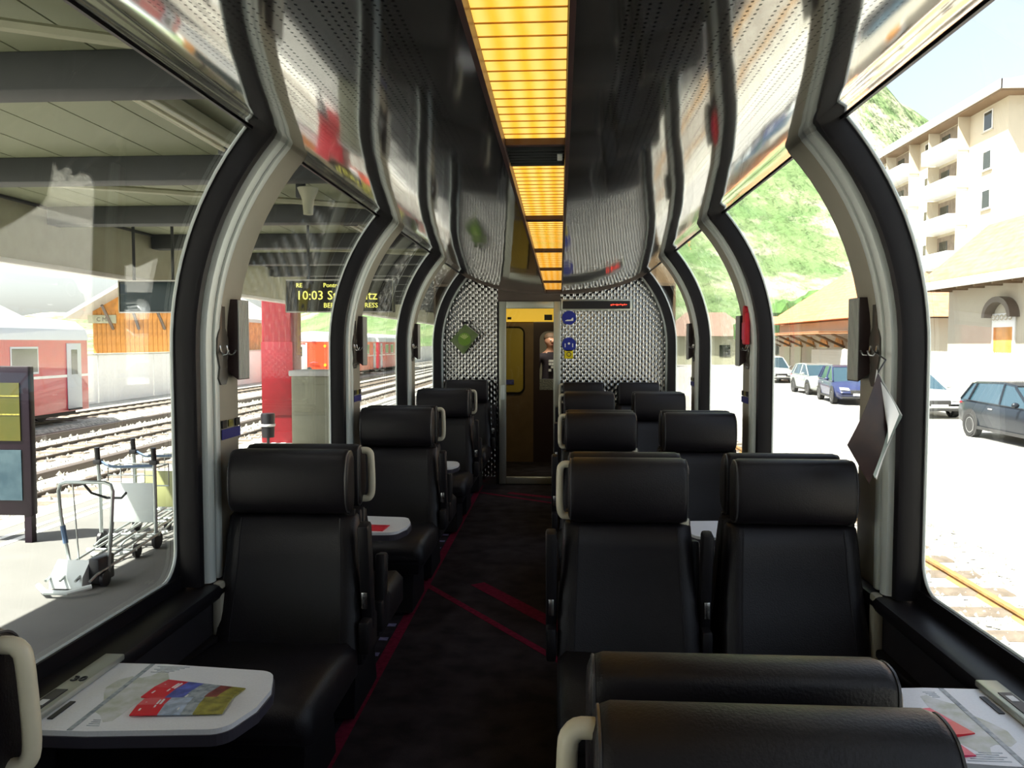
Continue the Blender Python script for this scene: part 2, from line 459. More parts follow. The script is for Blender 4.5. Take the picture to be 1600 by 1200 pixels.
MB().box(-1.2, DX0 - .02, YE - .015, YE, 0, .08).obj('kick_strip', 'steel', we)
MB().box(DX1 + .02, 1.2, YE - .015, YE, 0, .08).obj('kick_strip', 'steel', we)

d = sempty('door_1', 'glass door in a silver frame at the end of the aisle')
def frame(parent, x0, x1, y0, y1, z0, z1, w, m, nm='door_frame'):
    MB().box(x0, x0 + w, y0, y1, z0, z1, bev=.006).obj(nm, m, parent)
    MB().box(x1 - w, x1, y0, y1, z0, z1, bev=.006).obj(nm, m, parent)
    MB().box(x0 + w, x1 - w, y0, y1, z1 - w, z1, bev=.006).obj(nm, m, parent)
    MB().box(x0 + w, x1 - w, y0, y1, z0, z0 + w, bev=.006).obj(nm, m, parent)
M['door_alu'] = mat('door_aluminium', (.50, .52, .45), .38, .6)
frame(d, DX0 + .015, DX1, YE - .03, YE + .02, 0.005, DH, .075, 'door_alu')
MB().box(DX0 + .085, DX1 - .07, YE - .012, YE - .004, .07, DH - .07).obj('pane', 'pane_clear', d)
MB().box(DX0, DX0 + .014, YE - .02, YE + .03, 0, DH).obj('door_seal', 'rubber', d)
MB().box(DX0 + .03, DX0 + .075, YE - .05, YE - .03, .92, 1.08, bev=.006).obj('handle', 'silver', d)

# vestibule beyond the glass door
M['vest'] = mat('vestibule_lining', (.20, .14, .075), .45, vary=.08)
M['door_dark'] = mat('dark_door_leaf', (.045, .030, .034), .4)
M['vest_window'] = mat('yellow_lit_window', (.50, .40, .06), .4)  # yellow reflection on the vestibule window, put into its base colour
vw = sempty('wall_vestibule', 'lined vestibule walls beyond the glass door')
YV = 10.25
MB().box(-1.28, -.27, YV, YV + .04, 0, 2.2).obj('partition', 'vest', vw)
MB().box(.36, 1.28, YV, YV + .04, 0, 2.2).obj('partition', 'vest', vw)
MB().box(-1.28, 1.28, YV, YV + .04, 2.2, 2.5).obj('partition', 'vest', vw)
MB().box(-1.28, 1.28, 12.5, 12.56, 0, 2.5).obj('partition', 'cream', vw)  # added pale wall, its colour stands in for a bright window
for s in (-1, 1): MB().box(*sorted((s * 1.28, s * 1.3)), YE + .04, 12.6, 0, 2.5).obj('partition', 'vest', vw)
MB().box(-1.28, 1.28, YE + .04, 12.6, 2.14, 2.17).obj('vestibule_ceiling', 'vest', vw)
b = MB().prism(rrect(-.72, -.40, .90, 1.72, .07), 'y', YV - .012, YV - .002); b.obj('lining_panel', 'vest_window', vw)
out = [(x, YV - .012, z) for x, z in rrect(-.73, -.39, .89, 1.73, .075)]
MB().tube(out, .012, 6, closed=True).obj('panel_seal', 'rubber', vw)
MB().box(-.66, -.52, YV - .022, YV - .013, 1.0, 1.06).obj('notice', 'blue_print', vw)
d2 = sempty('door_2', 'dark door with a rounded window beyond the vestibule')
o1 = [(-.27, 0), (.36, 0), (.36, 2.2), (-.27, 2.2)]
# door leaf with a rounded opening, built from strips around it
MB().box(-.27, -.19, YV, YV + .04, 0, 1.79).obj('door_leaf', 'door_dark', d2)
MB().box(.28, .36, YV, YV + .04, 0, 1.79).obj('door_leaf', 'door_dark', d2)
MB().box(-.19, .28, YV, YV + .04, 1.68, 1.79).obj('door_leaf', 'door_dark', d2)
MB().box(-.19, .28, YV, YV + .04, 0, .93).obj('door_leaf', 'door_dark', d2)
MB().box(-.19, .28, YV, YV + .03, .93, 1.07).obj('steel_band', 'grey_print', d2, smooth=False)
for s, cx in ((1, -.19), (-1, .28)):
    arc = [(cx + s * (.10 - .10 * cos(rad(15 * i))), 1.58 + .10 * sin(rad(15 * i))) for i in range(7)]
    MB().prism(arc + [(cx, 1.685)], 'y', YV, YV + .04).obj('corner', 'door_dark', d2)
MB().box(-.19, .28, YV + .012, YV + .018, 1.07, 1.68).obj('pane', 'pane_clear', d2)
M['vest_lamp'] = emit('yellow_lamp_cover', (1, .60, .06), .26)
t = thing('header_lamp', 'yellow glowing cover above the vestibule door', 'lamp', (-.1, YV - .03, 1.80))
MB().box(-.62, .46, -.02, .02, 0, .24, bev=.008).obj('lamp_cover', 'vest_lamp', t)
MB().box(-.50, -.45, -.03, -.0201, .03, .06).obj('switch', 'black', t)
MB().box(-.03, .07, -.03, -.0201, .02, .09).obj('switch', 'black', t)
for nm, loc, e, c in (('vestibule_lamp', (-.3, 9.4, 2.05), 1.6, (1, .8, .45)), ('corridor_fill', (-.1, 10.65, 2.05), 5, (1, .95, .85))):  # the corridor one is an added unseen light to brighten the person
    ld = bpy.data.lights.new(nm, 'AREA'); lo = bpy.data.objects.new(nm, ld); COL.objects.link(lo); ld.size = .35; ld.energy = e; ld.color = c; lo.location = loc

# ------------------------------------------------------------------ seats
def seat_proto(s, sides, arm):
    # local frame: occupant looks along -y, origin on the floor under the headrest
    t = thing('passenger_chair', 'seat', 'seat')
    # headrest: bolster with a convex front
    hp = [(.030, .892), (-.030, .886), (-.062, .905), (-.078, .945), (-.080, 1.02), (-.068, 1.075), (-.045, 1.106), (-.010, 1.116), (.025, 1.108), (.036, 1.07)]
    hp = smooth(hp, 3, True)
    b = MB(); cz, cyy = 1.0, -.02; secs = []
    for x, k in ((-.214, .70), (-.213, .82), (-.209, .91), (-.202, .965), (-.19, 1), (.19, 1), (.202, .965), (.209, .91), (.213, .82), (.214, .70)):
        secs.append([(x, cyy + (y - cyy) * k, cz + (z - cz) * k) for y, z in hp])
    hd = b.loft(secs).obj('headrest', 'leather', t, ang=50)
    for x in (-.2055, .2055):
        MB().tube([(x, cyy + (y - cyy) * .948, cz + (z - cz) * .948) for y, z in hp], .0028, 5, closed=True).obj('piping', 'piping', hd)
    # backrest
    zs = [(.878, -.012, .222, .030), (.868, -.030, .228, .034), (.80, -.046, .233, .036), (.70, -.060, .238, .038), (.60, -.085, .244, .03), (.50, -.115, .250, .01), (.42, -.135, .252, -.02)]
    b = MB(); secs = []
    for z, yf, w, yb in zs:
        secs.append([(-w, yb, z), (-w, yf + .025, z), (-w + .012, yf + .008, z), (-w * .80, yf - .004, z), (-w * .74, yf, z), (0, yf + .008, z), (w * .74, yf, z), (w * .80, yf - .004, z), (w - .012, yf + .008, z), (w, yf + .025, z), (w, yb, z)])
    bk = b.loft(secs).obj('backrest', 'leather', t, ang=50)
    for q in (-1, 1):
        MB().tube([(q * w * .77, yf - .0015, z) for z, yf, w, yb in zs[1:]], .0035, 5).obj('seam', 'leather_dark', bk)
    MB().box(-.235, .235, .034, .058, .30, .89, bev=.012).obj('back_shell', 'leather_dark', t)
    # cushion
    b = MB(); secs = []
    for y, zt, zb, w in ((-.66, .40, .36, .225), (-.65, .435, .34, .24), (-.60, .462, .33, .25), (-.40, .468, .33, .252), (-.22, .455, .33, .252), (-.10, .445, .34, .25)):
        secs.append([(-w, y, zb), (-w, y, zt - .03), (-w + .03, y, zt), (0, y, zt - .008), (w - .03, y, zt), (w, y, zt - .03), (w, y, zb)])
    b.loft(secs).obj('cushion', 'leather', t, ang=50)
    MB().box(-.22, .22, -.60, .03, .27, .335, bev=.01).obj('seat_frame', 'leather_dark', t)
    MB().prism([(-.46, .02), (-.06, .02), (-.10, .275), (-.40, .275)], 'x', -.16, .16).obj('pedestal', 'leather_dark', t)
    for q in sides:
        ab = MB().box(-.02, .02, -.035, .03, .0, arm, bev=.012, mx=Matrix.Translation((q * .274, -.02, .47)) @ Matrix.Rotation(rad(9), 4, 'X')).obj('armrest', 'leather_dark', t)
        MB().box(q * .274 - .018, q * .274 + .018, -.12, .03, .40, .52, bev=.01).obj('armrest_bracket', 'leather_dark', t)
        MB().box(q * .274 - .010, q * .274 + .010, -.1, -.085, .56, .62, bev=.003).obj('button', 'steel', ab)
    if s:
        pts = [(s * .196, -.015, 1.090), (s * .226, -.015, 1.092), (s * .238, -.016, 1.085), (s * .2435, -.018, 1.066), (s * .245, -.025, .98), (s * .243, -.028, .93), (s * .236, -.026, .912), (s * .225, -.024, .906), (s * .190, -.020, .905)]
        MB().tube(smooth(pts, 3), .0133, 12).obj('handle', 'cream', t)
        MB().box(*sorted((-s * .19, -s * .222)), -.01, .02, .872, .896, bev=.004).obj('bracket', 'cream', t)
    else:
        MB().box(.19, .222, -.01, .02, .872, .896, bev=.004).obj('bracket', 'leather_dark', t)
    return t
YCS = [1.01, 2.97, 4.90, 6.83]
XL, XA, XW = -.92, .315, .90
P1 = seat_proto(0, (1,), .40)      # left facing us / right aisle facing away
P2 = seat_proto(-1, (-1,), .22)    # left facing away
P3 = seat_proto(-1, (-1, 1), .40)  # right aisle facing us
P4 = seat_proto(0, (), 0)       # window seats
P5 = seat_proto(0, (1, -1), .30)
P6 = seat_proto(-1, (-1,), .40)  # nearest right seat
P7 = seat_proto(0, (1,), .30)   # right aisle facing away
used = set()
def put(P, x, y, away, label, group):
    rz = pi if away else 0
    sc = (1.05, 1, 1.02) if x < 0 else (1, 1, 1)
    if abs(y - YCS[0]) < .2: sc = (.965, 1, .986) if x > 0 else (1, 1, 1)
    if P.name in used:
        o = dup(P, (x, y, 0), rz, label, group); o.scale = sc; return o
    used.add(P.name); P.location = (x, y, 0); P.rotation_euler = (0, 0, rz); P.scale = sc; P['label'] = label; P['group'] = group
    return P
GL, GA, GW = 'single seats along the left windows', 'aisle seats of the right pairs', 'window seats of the right pairs'
put(P2, XL - .03, YCS[0] + .07, True, 'black leather seat cut off at the lower left corner, cream handle by the near table', GL)
LL = [('black leather single seat behind the nearest left table, facing the viewer', 'left seat turned away, back to back behind the nearest left seat facing us'),
      ('second left leather seat facing the viewer, behind the table with one red leaflet', 'left seat turned away, hidden behind the second left seat facing us'),
      ('third left leather seat facing the viewer, half hidden by the second', 'left seat turned away, behind the third left seat facing us')]
for k in (1, 2, 3):
    put(P1, XL, YCS[k] - .07, False, LL[k - 1][0], GL); put(P2, XL, YCS[k] + .07, True, LL[k - 1][1], GL)
put(P1, XL, 8.50, False, 'last left leather seat against the dimpled steel end wall', GL)
put(P6, XA, YCS[0] - .07, False, 'nearest black leather seat at the bottom edge, widest headrest, cream handle at its left', GA)
put(P7, XA, YCS[0] + .07, True, 'black leather seat turned away just beyond the nearest headrest at the bottom', GA)
LA = [('right aisle leather seat facing us nearest the middle of the carriage, full backrest in view', 'right aisle seat turned away, thin headrest edge above the nearest facing aisle seat'),
      ('second right aisle leather seat facing us, headrest with cream handle', 'right aisle seat turned away behind the second facing aisle seat'),
      ('third right aisle leather seat facing us, beside the door edge', 'right aisle seat turned away behind the third facing aisle seat')]
LW = [('right window leather seat facing us below the hanging brochure, bluish sheen on headrest', 'right window seat turned away, headrest edge above the seat below the hanging brochure'),
      ('second right window leather seat facing us, dull blue headrest', 'right window seat turned away behind the second facing window seat'),
      ('third right window leather seat facing us', 'right window seat turned away behind the third facing window seat')]
for k in (1, 2, 3):
    put(P3, XA, YCS[k] - .07, False, LA[k - 1][0], GA); put(P5, XA, YCS[k] + .07, True, LA[k - 1][1], GA)
    put(P4, XW, YCS[k] - .07, False, LW[k - 1][0], GW); put(P4, XW, YCS[k] + .07, True, LW[k - 1][1], GW)
put(P3, XA, 8.50, False, 'last right aisle seat, under the blue stickers on the steel wall', GA)
put(P4, XW, 8.50, False, 'last right window seat, against the dimpled steel end wall', GW)

# ------------------------------------------------------------------ tables
def table(side, yc, label, full=True):
    t = thing('fold_table', label, 'table', (0, yc, 0), 0, 'white tables between facing seats')
    if side > 0: t.rotation_euler = (0, 0, pi)
    w0, w1 = .19, .165
    def outl(g=0):
        p = [(-1.175, -w0 - g), (-1.0, -w0 - g)]
        for (cx, cy, r, a0) in ((-.735, -w1 + .055, .055 + g, -90), ):
            for i in range(7): a = rad(a0 + 13 * i); p.append((cx + r * cos(a), cy + r * sin(a)))
        p += [(-.660 + g, -.05), (-.660 + g, .05)]
        for i in range(7): a = rad(12 + 13 * i); p.append((-.735 + (.055 + g) * cos(a), w1 - .055 + (.055 + g) * sin(a)))
        p += [(-1.0, w0 + g), (-1.175, w0 + g)]
        return p
    MB().prism(outl(), 'z', .638, .651).obj('table_top', 'table', t, smooth=False)
    MB().prism(outl(.004), 'z', .612, .6385).obj('table_edge', 'table_edge', t, smooth=False)
    MB().box(-1.047, -1.035, -.188, .188, .6505, .6520).obj('fold_hinge', 'grey_print', t)
    lg = MB().box(-1.19, -1.135, -.21, .215, .651, .668, bev=.004).obj('wall_ledge', 'door_alu', t)
    MB().box(-1.182, -1.150, -.13, -.02, .668, .670).obj('socket', 'black', lg)
    MB().box(-1.175, -1.157, -.11, -.08, .670, .671).obj('socket_mark', 'white', lg)
    text('ledge_mark', '30', .04, 'black', lg, (-1.18, .03, .669), (0, 0, 0))
    MB().box(-1.125, -1.112, -.14, -.05, .6512, .654).obj('slot', 'black', t)
    MB().prism([(-1.18, .30), (-1.18, .61), (-.80, .61)], 'y', -.02, .02).obj('bracket', 'leather_dark', t)
    # faint printed route map
    pm = [(-1.0 + .07 * cos(a) * (1 + .35 * sin(3 * a)), .0 + .13 * sin(a) * (1 + .2 * cos(5 * a))) for a in [2 * pi * i / 22 for i in range(22)]]
    MB().prism(pm, 'z', .6509, .6513).obj('map_print', 'map_tint', t, smooth=False)
    b = MB()
    for i in range(5): b.box(-1.02 + .012 * (i % 2), -.97 + .01 * i, .135 + .009 * i, .138 + .009 * i, .6509, .6515)
    for i in range(4): b.box(-1.015, -.985 - .004 * i, -.165 + .009 * i, -.162 + .009 * i, .6509, .6515)
    b.obj('map_lines', 'grey_print', t)
    return t
M['map_tint'] = mat('pale_green_print', (.5, .53, .42), .35, c2=(.72, .73, .72), scale=28)
tb = table(-1, 1.90, 'white fold-out table at lower left with two colourful leaflets on it')
dup(tb, (0, 3.80, 0), 0, 'white table with one red leaflet behind the nearest left seat')
dup(tb, (0, 5.72, 0), 0, 'small sliver of white table beyond the second left seat')
dup(tb, (0, 1.87, 0), pi, 'white table at the lower right corner under the window, pink-red leaflets on it')
dup(tb, (0, 3.80, 0), pi, 'white table glimpsed between the two nearest right backrests')

def leaflet(name, label, loc, rz, L, Wd, bands, tilt=0, fold=.004):
    t = thing(name, label, 'leaflet', loc, rz, 'leaflets on the tables')
    x = -L / 2
    for m, f in bands:
        x1 = x + L * f
        b = MB()
        b.prism([(-Wd / 2, 0), (Wd / 2, 0), (Wd / 2, .0025), (0, .0025 + fold), (-Wd / 2, .0025)], 'x', x, x1)
        b.obj('page_band', m, t, smooth=False); x = x1
    b = MB()
    for i, (u, v, l) in enumerate(((-.44, -.30, .5), (-.30, -.15, .45), (-.26, .0, .3), (-.02, -.3, .3))):
        z = .0028 + fold * (1 - abs(v + .0) * 2)
        b.box(L * u, L * u + .004, Wd * v, Wd * (v + l), z - .001, z + .0007)
    b.obj('title_print', 'paper', t)
    return t
bands = [('red_print', .27), ('blue_print', .2), ('grey_print', .22), ('brown_print', .14), ('olive_print', .17)]
leaflet('leaflet', 'folded leaflet with red, blue and brown bands, farther of two on the near left table', (-.845, 1.915, .6516), rad(-10), .225, .105, bands)
leaflet('leaflet', 'folded leaflet with red title band, nearer of two on the near left table', (-.835, 1.835, .6552), rad(6), .215, .09, [('red_print', .30), ('pale_print', .25), ('grey_print', .13), ('olive_print', .32)])
leaflet('leaflet', 'plain red leaflet lying on the second left table', (-.835, 3.72, .6516), rad(-4), .17, .12, [('red_print', 1)])
leaflet('leaflet', 'pink-red leaflet with white cross lines, upper of two on the lower right table', (.935, 1.86, .6516), rad(-70), .13, .1, [('pink_print', .55), ('red_print', .45)])
leaflet('leaflet', 'pink-red leaflet lying nearest the viewer on the lower right table', (.90, 1.765, .6516), rad(-78), .12, .09, [('pink_print', 1)])

# ------------------------------------------------------------------ fittings on pillars and end wall
M['plate'] = mat('hook_plate', (.11, .10, .085), .25, .3)
M['panel_brown'] = mat('brown_panel', (.035, .02, .02), .35, vary=.2)
M['ribbed'] = mat('pale_ribs', (.66, .68, .64), .4, 0)
def hook(side, y, label):
    t = thing('coat_hook', label, 'coat hook', (side * 1.189, y, 1.5), 0, 'coat hooks on the pillars')
    pr_ = [(-.022, .20), (.022, .20), (.022, .085), (.034, .07), (.047, .045), (.047, -.01), (.036, -.04), (.028, -.06), (.040, -.10), (.022, -.125), (-.022, -.125), (-.040, -.10), (-.028, -.06), (-.036, -.04), (-.047, -.01), (-.047, .045), (-.034, .07), (-.022, .085)]
    b = MB().prism(pr_, 'x', *sorted((-side * .0, -side * .008))); b.obj('plate', 'plate', t, smooth=False)
    for q in (-1, 1):
        MB().tube([(-side * .008, q * .03, .02), (-side * .012, q * .03, .0), (-side * .022, q * .03, -.014), (-side * .036, q * .03, -.012), (-side * .044, q * .03, .004)], .004, 6).obj('hook', 'steel', t)
    return t
def wpanel(side, y, label):
    t = thing('wall_panel', label, 'panel', (side * 1.19, y, 1.39), 0, 'narrow brown panels on the window pillars')
    pl = [(-.0, .012), (-side * .085, -.0), (-side * .085, .305), (-.0, .305)]
    MB().prism([(0, .03), (-side * .04, 0), (-side * .04, .305), (0, .305)], 'y', -.055, .055).obj('body', 'panel_brown', t, smooth=False)
    for i in range(7): MB().box(*sorted((-side * .04, -side * .045)), -.050 + i * .0145, -.043 + i * .0145, .004 + 0 * i, .303).obj('rib', 'ribbed', t)
    return t
ords = {3: 'nearest', 4: 'second', 5: 'third'}
for side, nm in ((-1, 'left'), (1, 'right')):
    for k in (3, 4, 5):
        y = PY[k]
        hook(side, y + .14, 'dark coat hook plate with two silver hooks on the %s %s pillar' % (ords[k], nm))
        wpanel(side, y + .255, 'slim dark brown panel with pale ribbed side on the %s %s pillar' % (ords[k], nm))
M['sign_blue'] = mat('sign_blue', (.02, .025, .22), .4)
def seatsign(side, y, label):
    t = thing('seat_number_sign', label, 'sign', (side * 1.189, y, 1.19), 0, 'seat number signs on the pillars')
    MB().box(*sorted((0, -side * .003)), -.085, .085, -.022, .016).obj('blue_plate', 'sign_blue', t)
    for q in (-.062, .062): MB().box(*sorted((0, -side * .003)), q - .02, q + .02, .020, .05).obj('number_plate', 'black', t)
    MB().box(*sorted((0, -side * .002)), -.02, .02, .022, .048).obj('pictogram', 'olive_print', t)
for side, k, q in ((-1, 3, 'nearest left'), (-1, 4, 'second left'), (1, 4, 'second right'), (1, 5, 'third right')):
    seatsign(side, PY[k] + .215, 'blue and black seat number sign low on the %s pillar' % q)

# hanging magazine at the nearest right pillar
t = thing('hanging_magazine', 'dark brown brochure with curled white page hanging from the nearest right pillar hook', 'magazine', (1.045, 2.66, 1.455))
M['cover'] = mat('brown_cover', (.016, .006, .009), .45, c2=(.045, .017, .012), scale=9)
M['page_green'] = mat('glossy_page', (.30, .36, .33), .25, vary=.3, scale=6)
def sheet(pts, dy, th):
    n = 8; F = []; 
    a, b_, c, d_ = [Vector(p) for p in pts]; bm_ = MB(); R0 = []; R1 = []
    for i in range(n + 1):
        u = i / n; r0 = []; r1 = []
        for j in range(n + 1):
            v = j / n
            p = a * (1 - u) * (1 - v) + b_ * u * (1 - v) + c * u * v + d_ * (1 - u) * v
            p = p + Vector((0, dy(u, v), 0))
            r0.append(p); r1.append(p + Vector((0, th, 0)))
        R0.append(r0); R1.append(r1)
    secs = [R0[i] + R1[i][::-1] for i in range(n + 1)]
    return bm_.loft(secs)
top = (.055, 0, -.03)
sheet([(.055, 0, -.02), (-.045, -.02, -.255), (.035, 0, -.385), (.098, 0, -.13)], lambda u, v: -.02 * sin(pi * u) - .015 * v * (1 - u), .0012).obj('cover', 'cover', t)
sheet([(.058, .004, -.02), (.03, .01, -.30), (.06, .012, -.37), (.135, -.004, -.165)], lambda u, v: .012 * sin(pi * u) + .006, .0012).obj('page', 'page_green', t)
sheet([(.062, -.006, -.05), (.072, -.03, -.17), (.078, -.028, -.25), (.120, -.012, -.155)], lambda u, v: -.012 * sin(pi * v), .001).obj('page', 'paper', t)
sheet([(.058, .01, -.01), (.04, .02, -.30), (.07, .02, -.375), (.142, .006, -.16)], lambda u, v: .012 * sin(pi * u) + .010, .0012).obj('cover', 'paper', t)
MB().tube([(.055, 0, -.02), (.09, .03, .02), (.125, .22, .045)], .0025, 5).obj('cord', 'black', t)

t = thing('red_holder', 'bright red holder hanging at the hook of the second right pillar', 'holder', (1.178, PY[4] + .10, 1.52))
MB().box(-.03, .0, -.04, .04, 0, .19, bev=.01).obj('case', 'red_gloss' if 'red_gloss' in M else 'red_print', t)
MB().lathe([(.001, 0), (.03, 0), (.03, .02), (.001, .02)], (-.03, 0, .20), 'x', 14).obj('knob', 'red_print', t)
MB().box(-.034, -.03, -.028, .028, .03, .13).obj('front_plate', 'pink_print', t)

# display above the steel wall
t = thing('led_display', 'long black display board with red dotted text above the right seats', 'display', (.455, YE - .03, 1.935))
MB().box(-.375, .375, -.02, .03, -.055, .055, bev=.004).obj('housing', 'door_alu', t)
MB().box(-.36, .355, -.024, -.02, -.042, .042).obj('screen', 'black', t)
M['led_red'] = emit('red_leds', (1, .04, .02), 1.6)
b = MB()
for i in range(9): b.box(.15 + i * .02, .162 + i * .02, -.027, -.0241, -.008 + .004 * (i % 3), .004 + .004 * (i % 2))
b.obj('led_dots', 'led_red', t)
def disc(b, x, z, r, y0, y1): return b.prism([(x + r * cos(2 * pi * i / 24), z + r * sin(2 * pi * i / 24)) for i in range(24)], 'y', y0, y1)
M['round_blue'] = mat('sticker_blue', (.015, .03, .30), .35)
for z, lb, g in ((1.80, 'upper round blue sticker with white pictogram on the steel wall', 0), (1.515, 'lower round blue sticker with white pictogram above the yellow one', 1)):
    t = thing('blue_sticker', lb, 'sticker', (.165, YE - .004, z), 0, 'round blue stickers on the steel wall')
    disc(MB(), 0, 0, .075, -.006, 0).obj('disc', 'round_blue', t, smooth=False)
    if g == 0:
        MB().prism([(-.04, -.03), (-.02, -.02), (.02, -.02), (.035, .0), (.045, .0), (.045, -.032), (-.04, -.036)], 'y', -.008, -.006).obj('pictogram', 'white', t)
    else:
        disc(MB(), 0, .01, .012, -.008, -.006).obj('pictogram', 'white', t); MB().box(-.045, -.035, -.008, -.006, -.03, .01).obj('pictogram', 'white', t); MB().box(.035, .045, -.008, -.006, -.03, .01).obj('pictogram', 'white', t)
M['yellow'] = mat('sticker_yellow', (.75, .62, .01), .4)
t = thing('yellow_sticker', 'square yellow sticker with a dark ring on the steel wall', 'sticker', (.165, YE - .004, 1.41))
MB().box(-.045, .045, -.006, 0, -.045, .045).obj('plate', 'yellow', t)
MB().tube([(.022 * cos(a), -.007, .022 * sin(a)) for a in [2 * pi * i / 16 for i in range(16)]], .004, 5, closed=True).obj('ring', 'black', t)
# green diamond sign hung before the left half of the steel wall
M['green_sign'] = mat('green_translucent', (.10, .16, .05), .2, spec=.6, c2=(.16, .20, .09), scale=10)
M['green_pale'] = mat('pale_green', (.45, .55, .18), .4)
M['green_mid'] = mat('mid_green', (.13, .26, .02), .4)
t = thing('diamond_sign', 'green diamond shaped sign hanging before the left steel wall', 'sign', (-.955, YE - .05, 1.57))
q = [(.01, .165), (.155, .05), (-.015, -.165), (-.155, -.01)]
MB().prism(q, 'y', -.01, .006).obj('plate', 'green_sign', t, smooth=False)
disc(MB(), .0, .0, .07, -.014, -.01).obj('emblem', 'green_mid', t, smooth=False)
for a in range(5):
    an = rad(35 + 27 * a); MB().box(-.006, .006, -.017, -.014, .0, .05, mx=Matrix.Translation((0, 0, .005)) @ Matrix.Rotation(an - pi / 2, 4, 'Y')).obj('ray', 'green_pale', t)
MB().tube([(q[0][0], -.011, q[0][1]), (q[1][0], -.011, q[1][1])], .005, 5).obj('edge_highlight', 'door_alu', t)
MB().box(-.015, .035, -.012, .05, .165, .19).obj('bracket', 'leather_dark', t)

# ------------------------------------------------------------------ person in the corridor
def person(loc, rz):
    V = {}; E_ = []; R = {}
    def v(n, p, r): V[n] = p; R[n] = r
    v('pel', (0, 0, .90), .13); v('belly', (0, -.01, 1.03), .135); v('chest', (0, 0, 1.22), .15); v('upper', (0, .01, 1.34), .12); v('neck0', (0, .01, 1.41), .058); v('neck', (0, -.005, 1.455), .055)
    v('jaw', (0, -.02, 1.50), .066); v('head', (0, -.012, 1.565), .088); v('crown', (0, 0, 1.625), .072)
    v('nose', (0, -.112, 1.545), .013)
    E_ += [('pel', 'belly'), ('belly', 'chest'), ('chest', 'upper'), ('upper', 'neck0'), ('neck0', 'neck'), ('neck', 'jaw'), ('jaw', 'head'), ('head', 'crown'), ('head', 'nose')]
    for s, n in ((-1, 'l'), (1, 'r')):
        v('ear' + n, (s * .088, .005, 1.55), .016); E_.append(('head', 'ear' + n))
        v('sh' + n, (s * .175, .01, 1.335), .062); v('el' + n, (s * .225, .02, 1.06), .043); v('wr' + n, (s * .215, -.06, .82), .030); v('ha' + n, (s * .208, -.085, .74), .034)
        E_ += [('upper', 'sh' + n), ('sh' + n, 'el' + n), ('el' + n, 'wr' + n), ('wr' + n, 'ha' + n)]
        for i, (dx, L) in enumerate(((-.028, .07), (-.009, .082), (.01, .076), (.028, .058))):
            v('f%d' % i + n, (s * .203, -.095 + dx, .70), .0095); v('g%d' % i + n, (s * .192, -.10 + dx, .70 - L * .6), .008); E_ += [('ha' + n, 'f%d' % i + n), ('f%d' % i + n, 'g%d' % i + n)]
        v('th' + n, (s * .195, -.135, .745), .011); v('tt' + n, (s * .188, -.15, .70), .009); E_ += [('ha' + n, 'th' + n), ('th' + n, 'tt' + n)]
        v('hip' + n, (s * .09, 0, .84), .105); v('kn' + n, (s * .10, -.01, .47), .065); v('an' + n, (s * .105, .02, .09), .042); v('to' + n, (s * .12, -.13, .035), .04); v('heel' + n, (s * .105, .05, .045), .04)
        E_ += [('pel', 'hip' + n), ('hip' + n, 'kn' + n), ('kn' + n, 'an' + n), ('an' + n, 'to' + n), ('an' + n, 'heel' + n)]
    ns = list(V); me = bpy.data.meshes.new('person')
    me.from_pydata([V[n] for n in ns], [(ns.index(a), ns.index(b)) for a, b in E_], [])
    o = bpy.data.objects.new('person', me); COL.objects.link(o)
    md = o.modifiers.new('skin', 'SKIN')
    if not me.skin_vertices: bpy.context.view_layer.objects.active = o; 
    sv = me.skin_vertices[0].data if me.skin_vertices else None
    for i, n in enumerate(ns): sv[i].radius = (R[n], R[n] * (.68 if n in ('belly', 'chest', 'upper') else 1)); sv[i].use_root = (n == 'pel')
    sb = o.modifiers.new('sub', 'SUBSURF'); sb.levels = 2; sb.render_levels = 2
    dg = bpy.context.evaluated_depsgraph_get(); m2 = bpy.data.meshes.new_from_object(o.evaluated_get(dg))
    bpy.data.objects.remove(o); m2.materials.clear()
    for k in ('skin', 'shirt', 'trousers', 'shoe'): m2.materials.append(M[k])
    for p in m2.polygons:
        c = p.center; ax = abs(c.x)
        if c.z < .10: i = 3
        elif c.z < .94 and ax < .185 and not (c.z > .6 and ax > .165): i = 2
        elif c.z > 1.40 or (ax > .17 and c.z < 1.12): i = 0
        else: i = 1
        p.material_index = i
    m2.shade_smooth()
    t = thing('person', 'person with short hair in a dark T-shirt with white print, standing beyond the doors', 'person', loc, rz)
    link('body', m2, t)
    b = MB().sph((0, .012, 1.602), .094, .97, 1.02, .80, 16, 10); b.obj('hair', 'hair', t)
    for s in (-1, 1): MB().sph((s * .033, -.088, 1.568), .011).obj('eye', 'white', t); MB().sph((s * .033, -.097, 1.568), .005, u=8, v=6).obj('pupil', 'black', t)
    MB().box(-.025, .025, -.092, -.082, 1.500, 1.508, bev=.003).obj('mouth', 'lip', t)
    b = MB()
    for i, row in enumerate(('1101', '1110', '0111', '1011')):
        for j, ch in enumerate(row):
            if ch == '1': b.box(-.07 + .035 * j, -.040 + .035 * j, -.128, -.10, 1.27 - .042 * i, 1.302 - .042 * i)
    b.obj('shirt_print', 'white', t)
M['skin'] = mat('skin', (.45, .22, .14), .5); M['shirt'] = mat('dark_shirt', (.02, .012, .02), .8); M['trousers'] = mat('trousers', (.03, .03, .05), .8)
M['shoe'] = mat('shoe', (.02, .02, .02), .5); M['hair'] = mat('hair', (.10, .055, .03), .7); M['lip'] = mat('lip', (.30, .10, .08), .5)
person((-.06, 11.05, 0), rad(22))
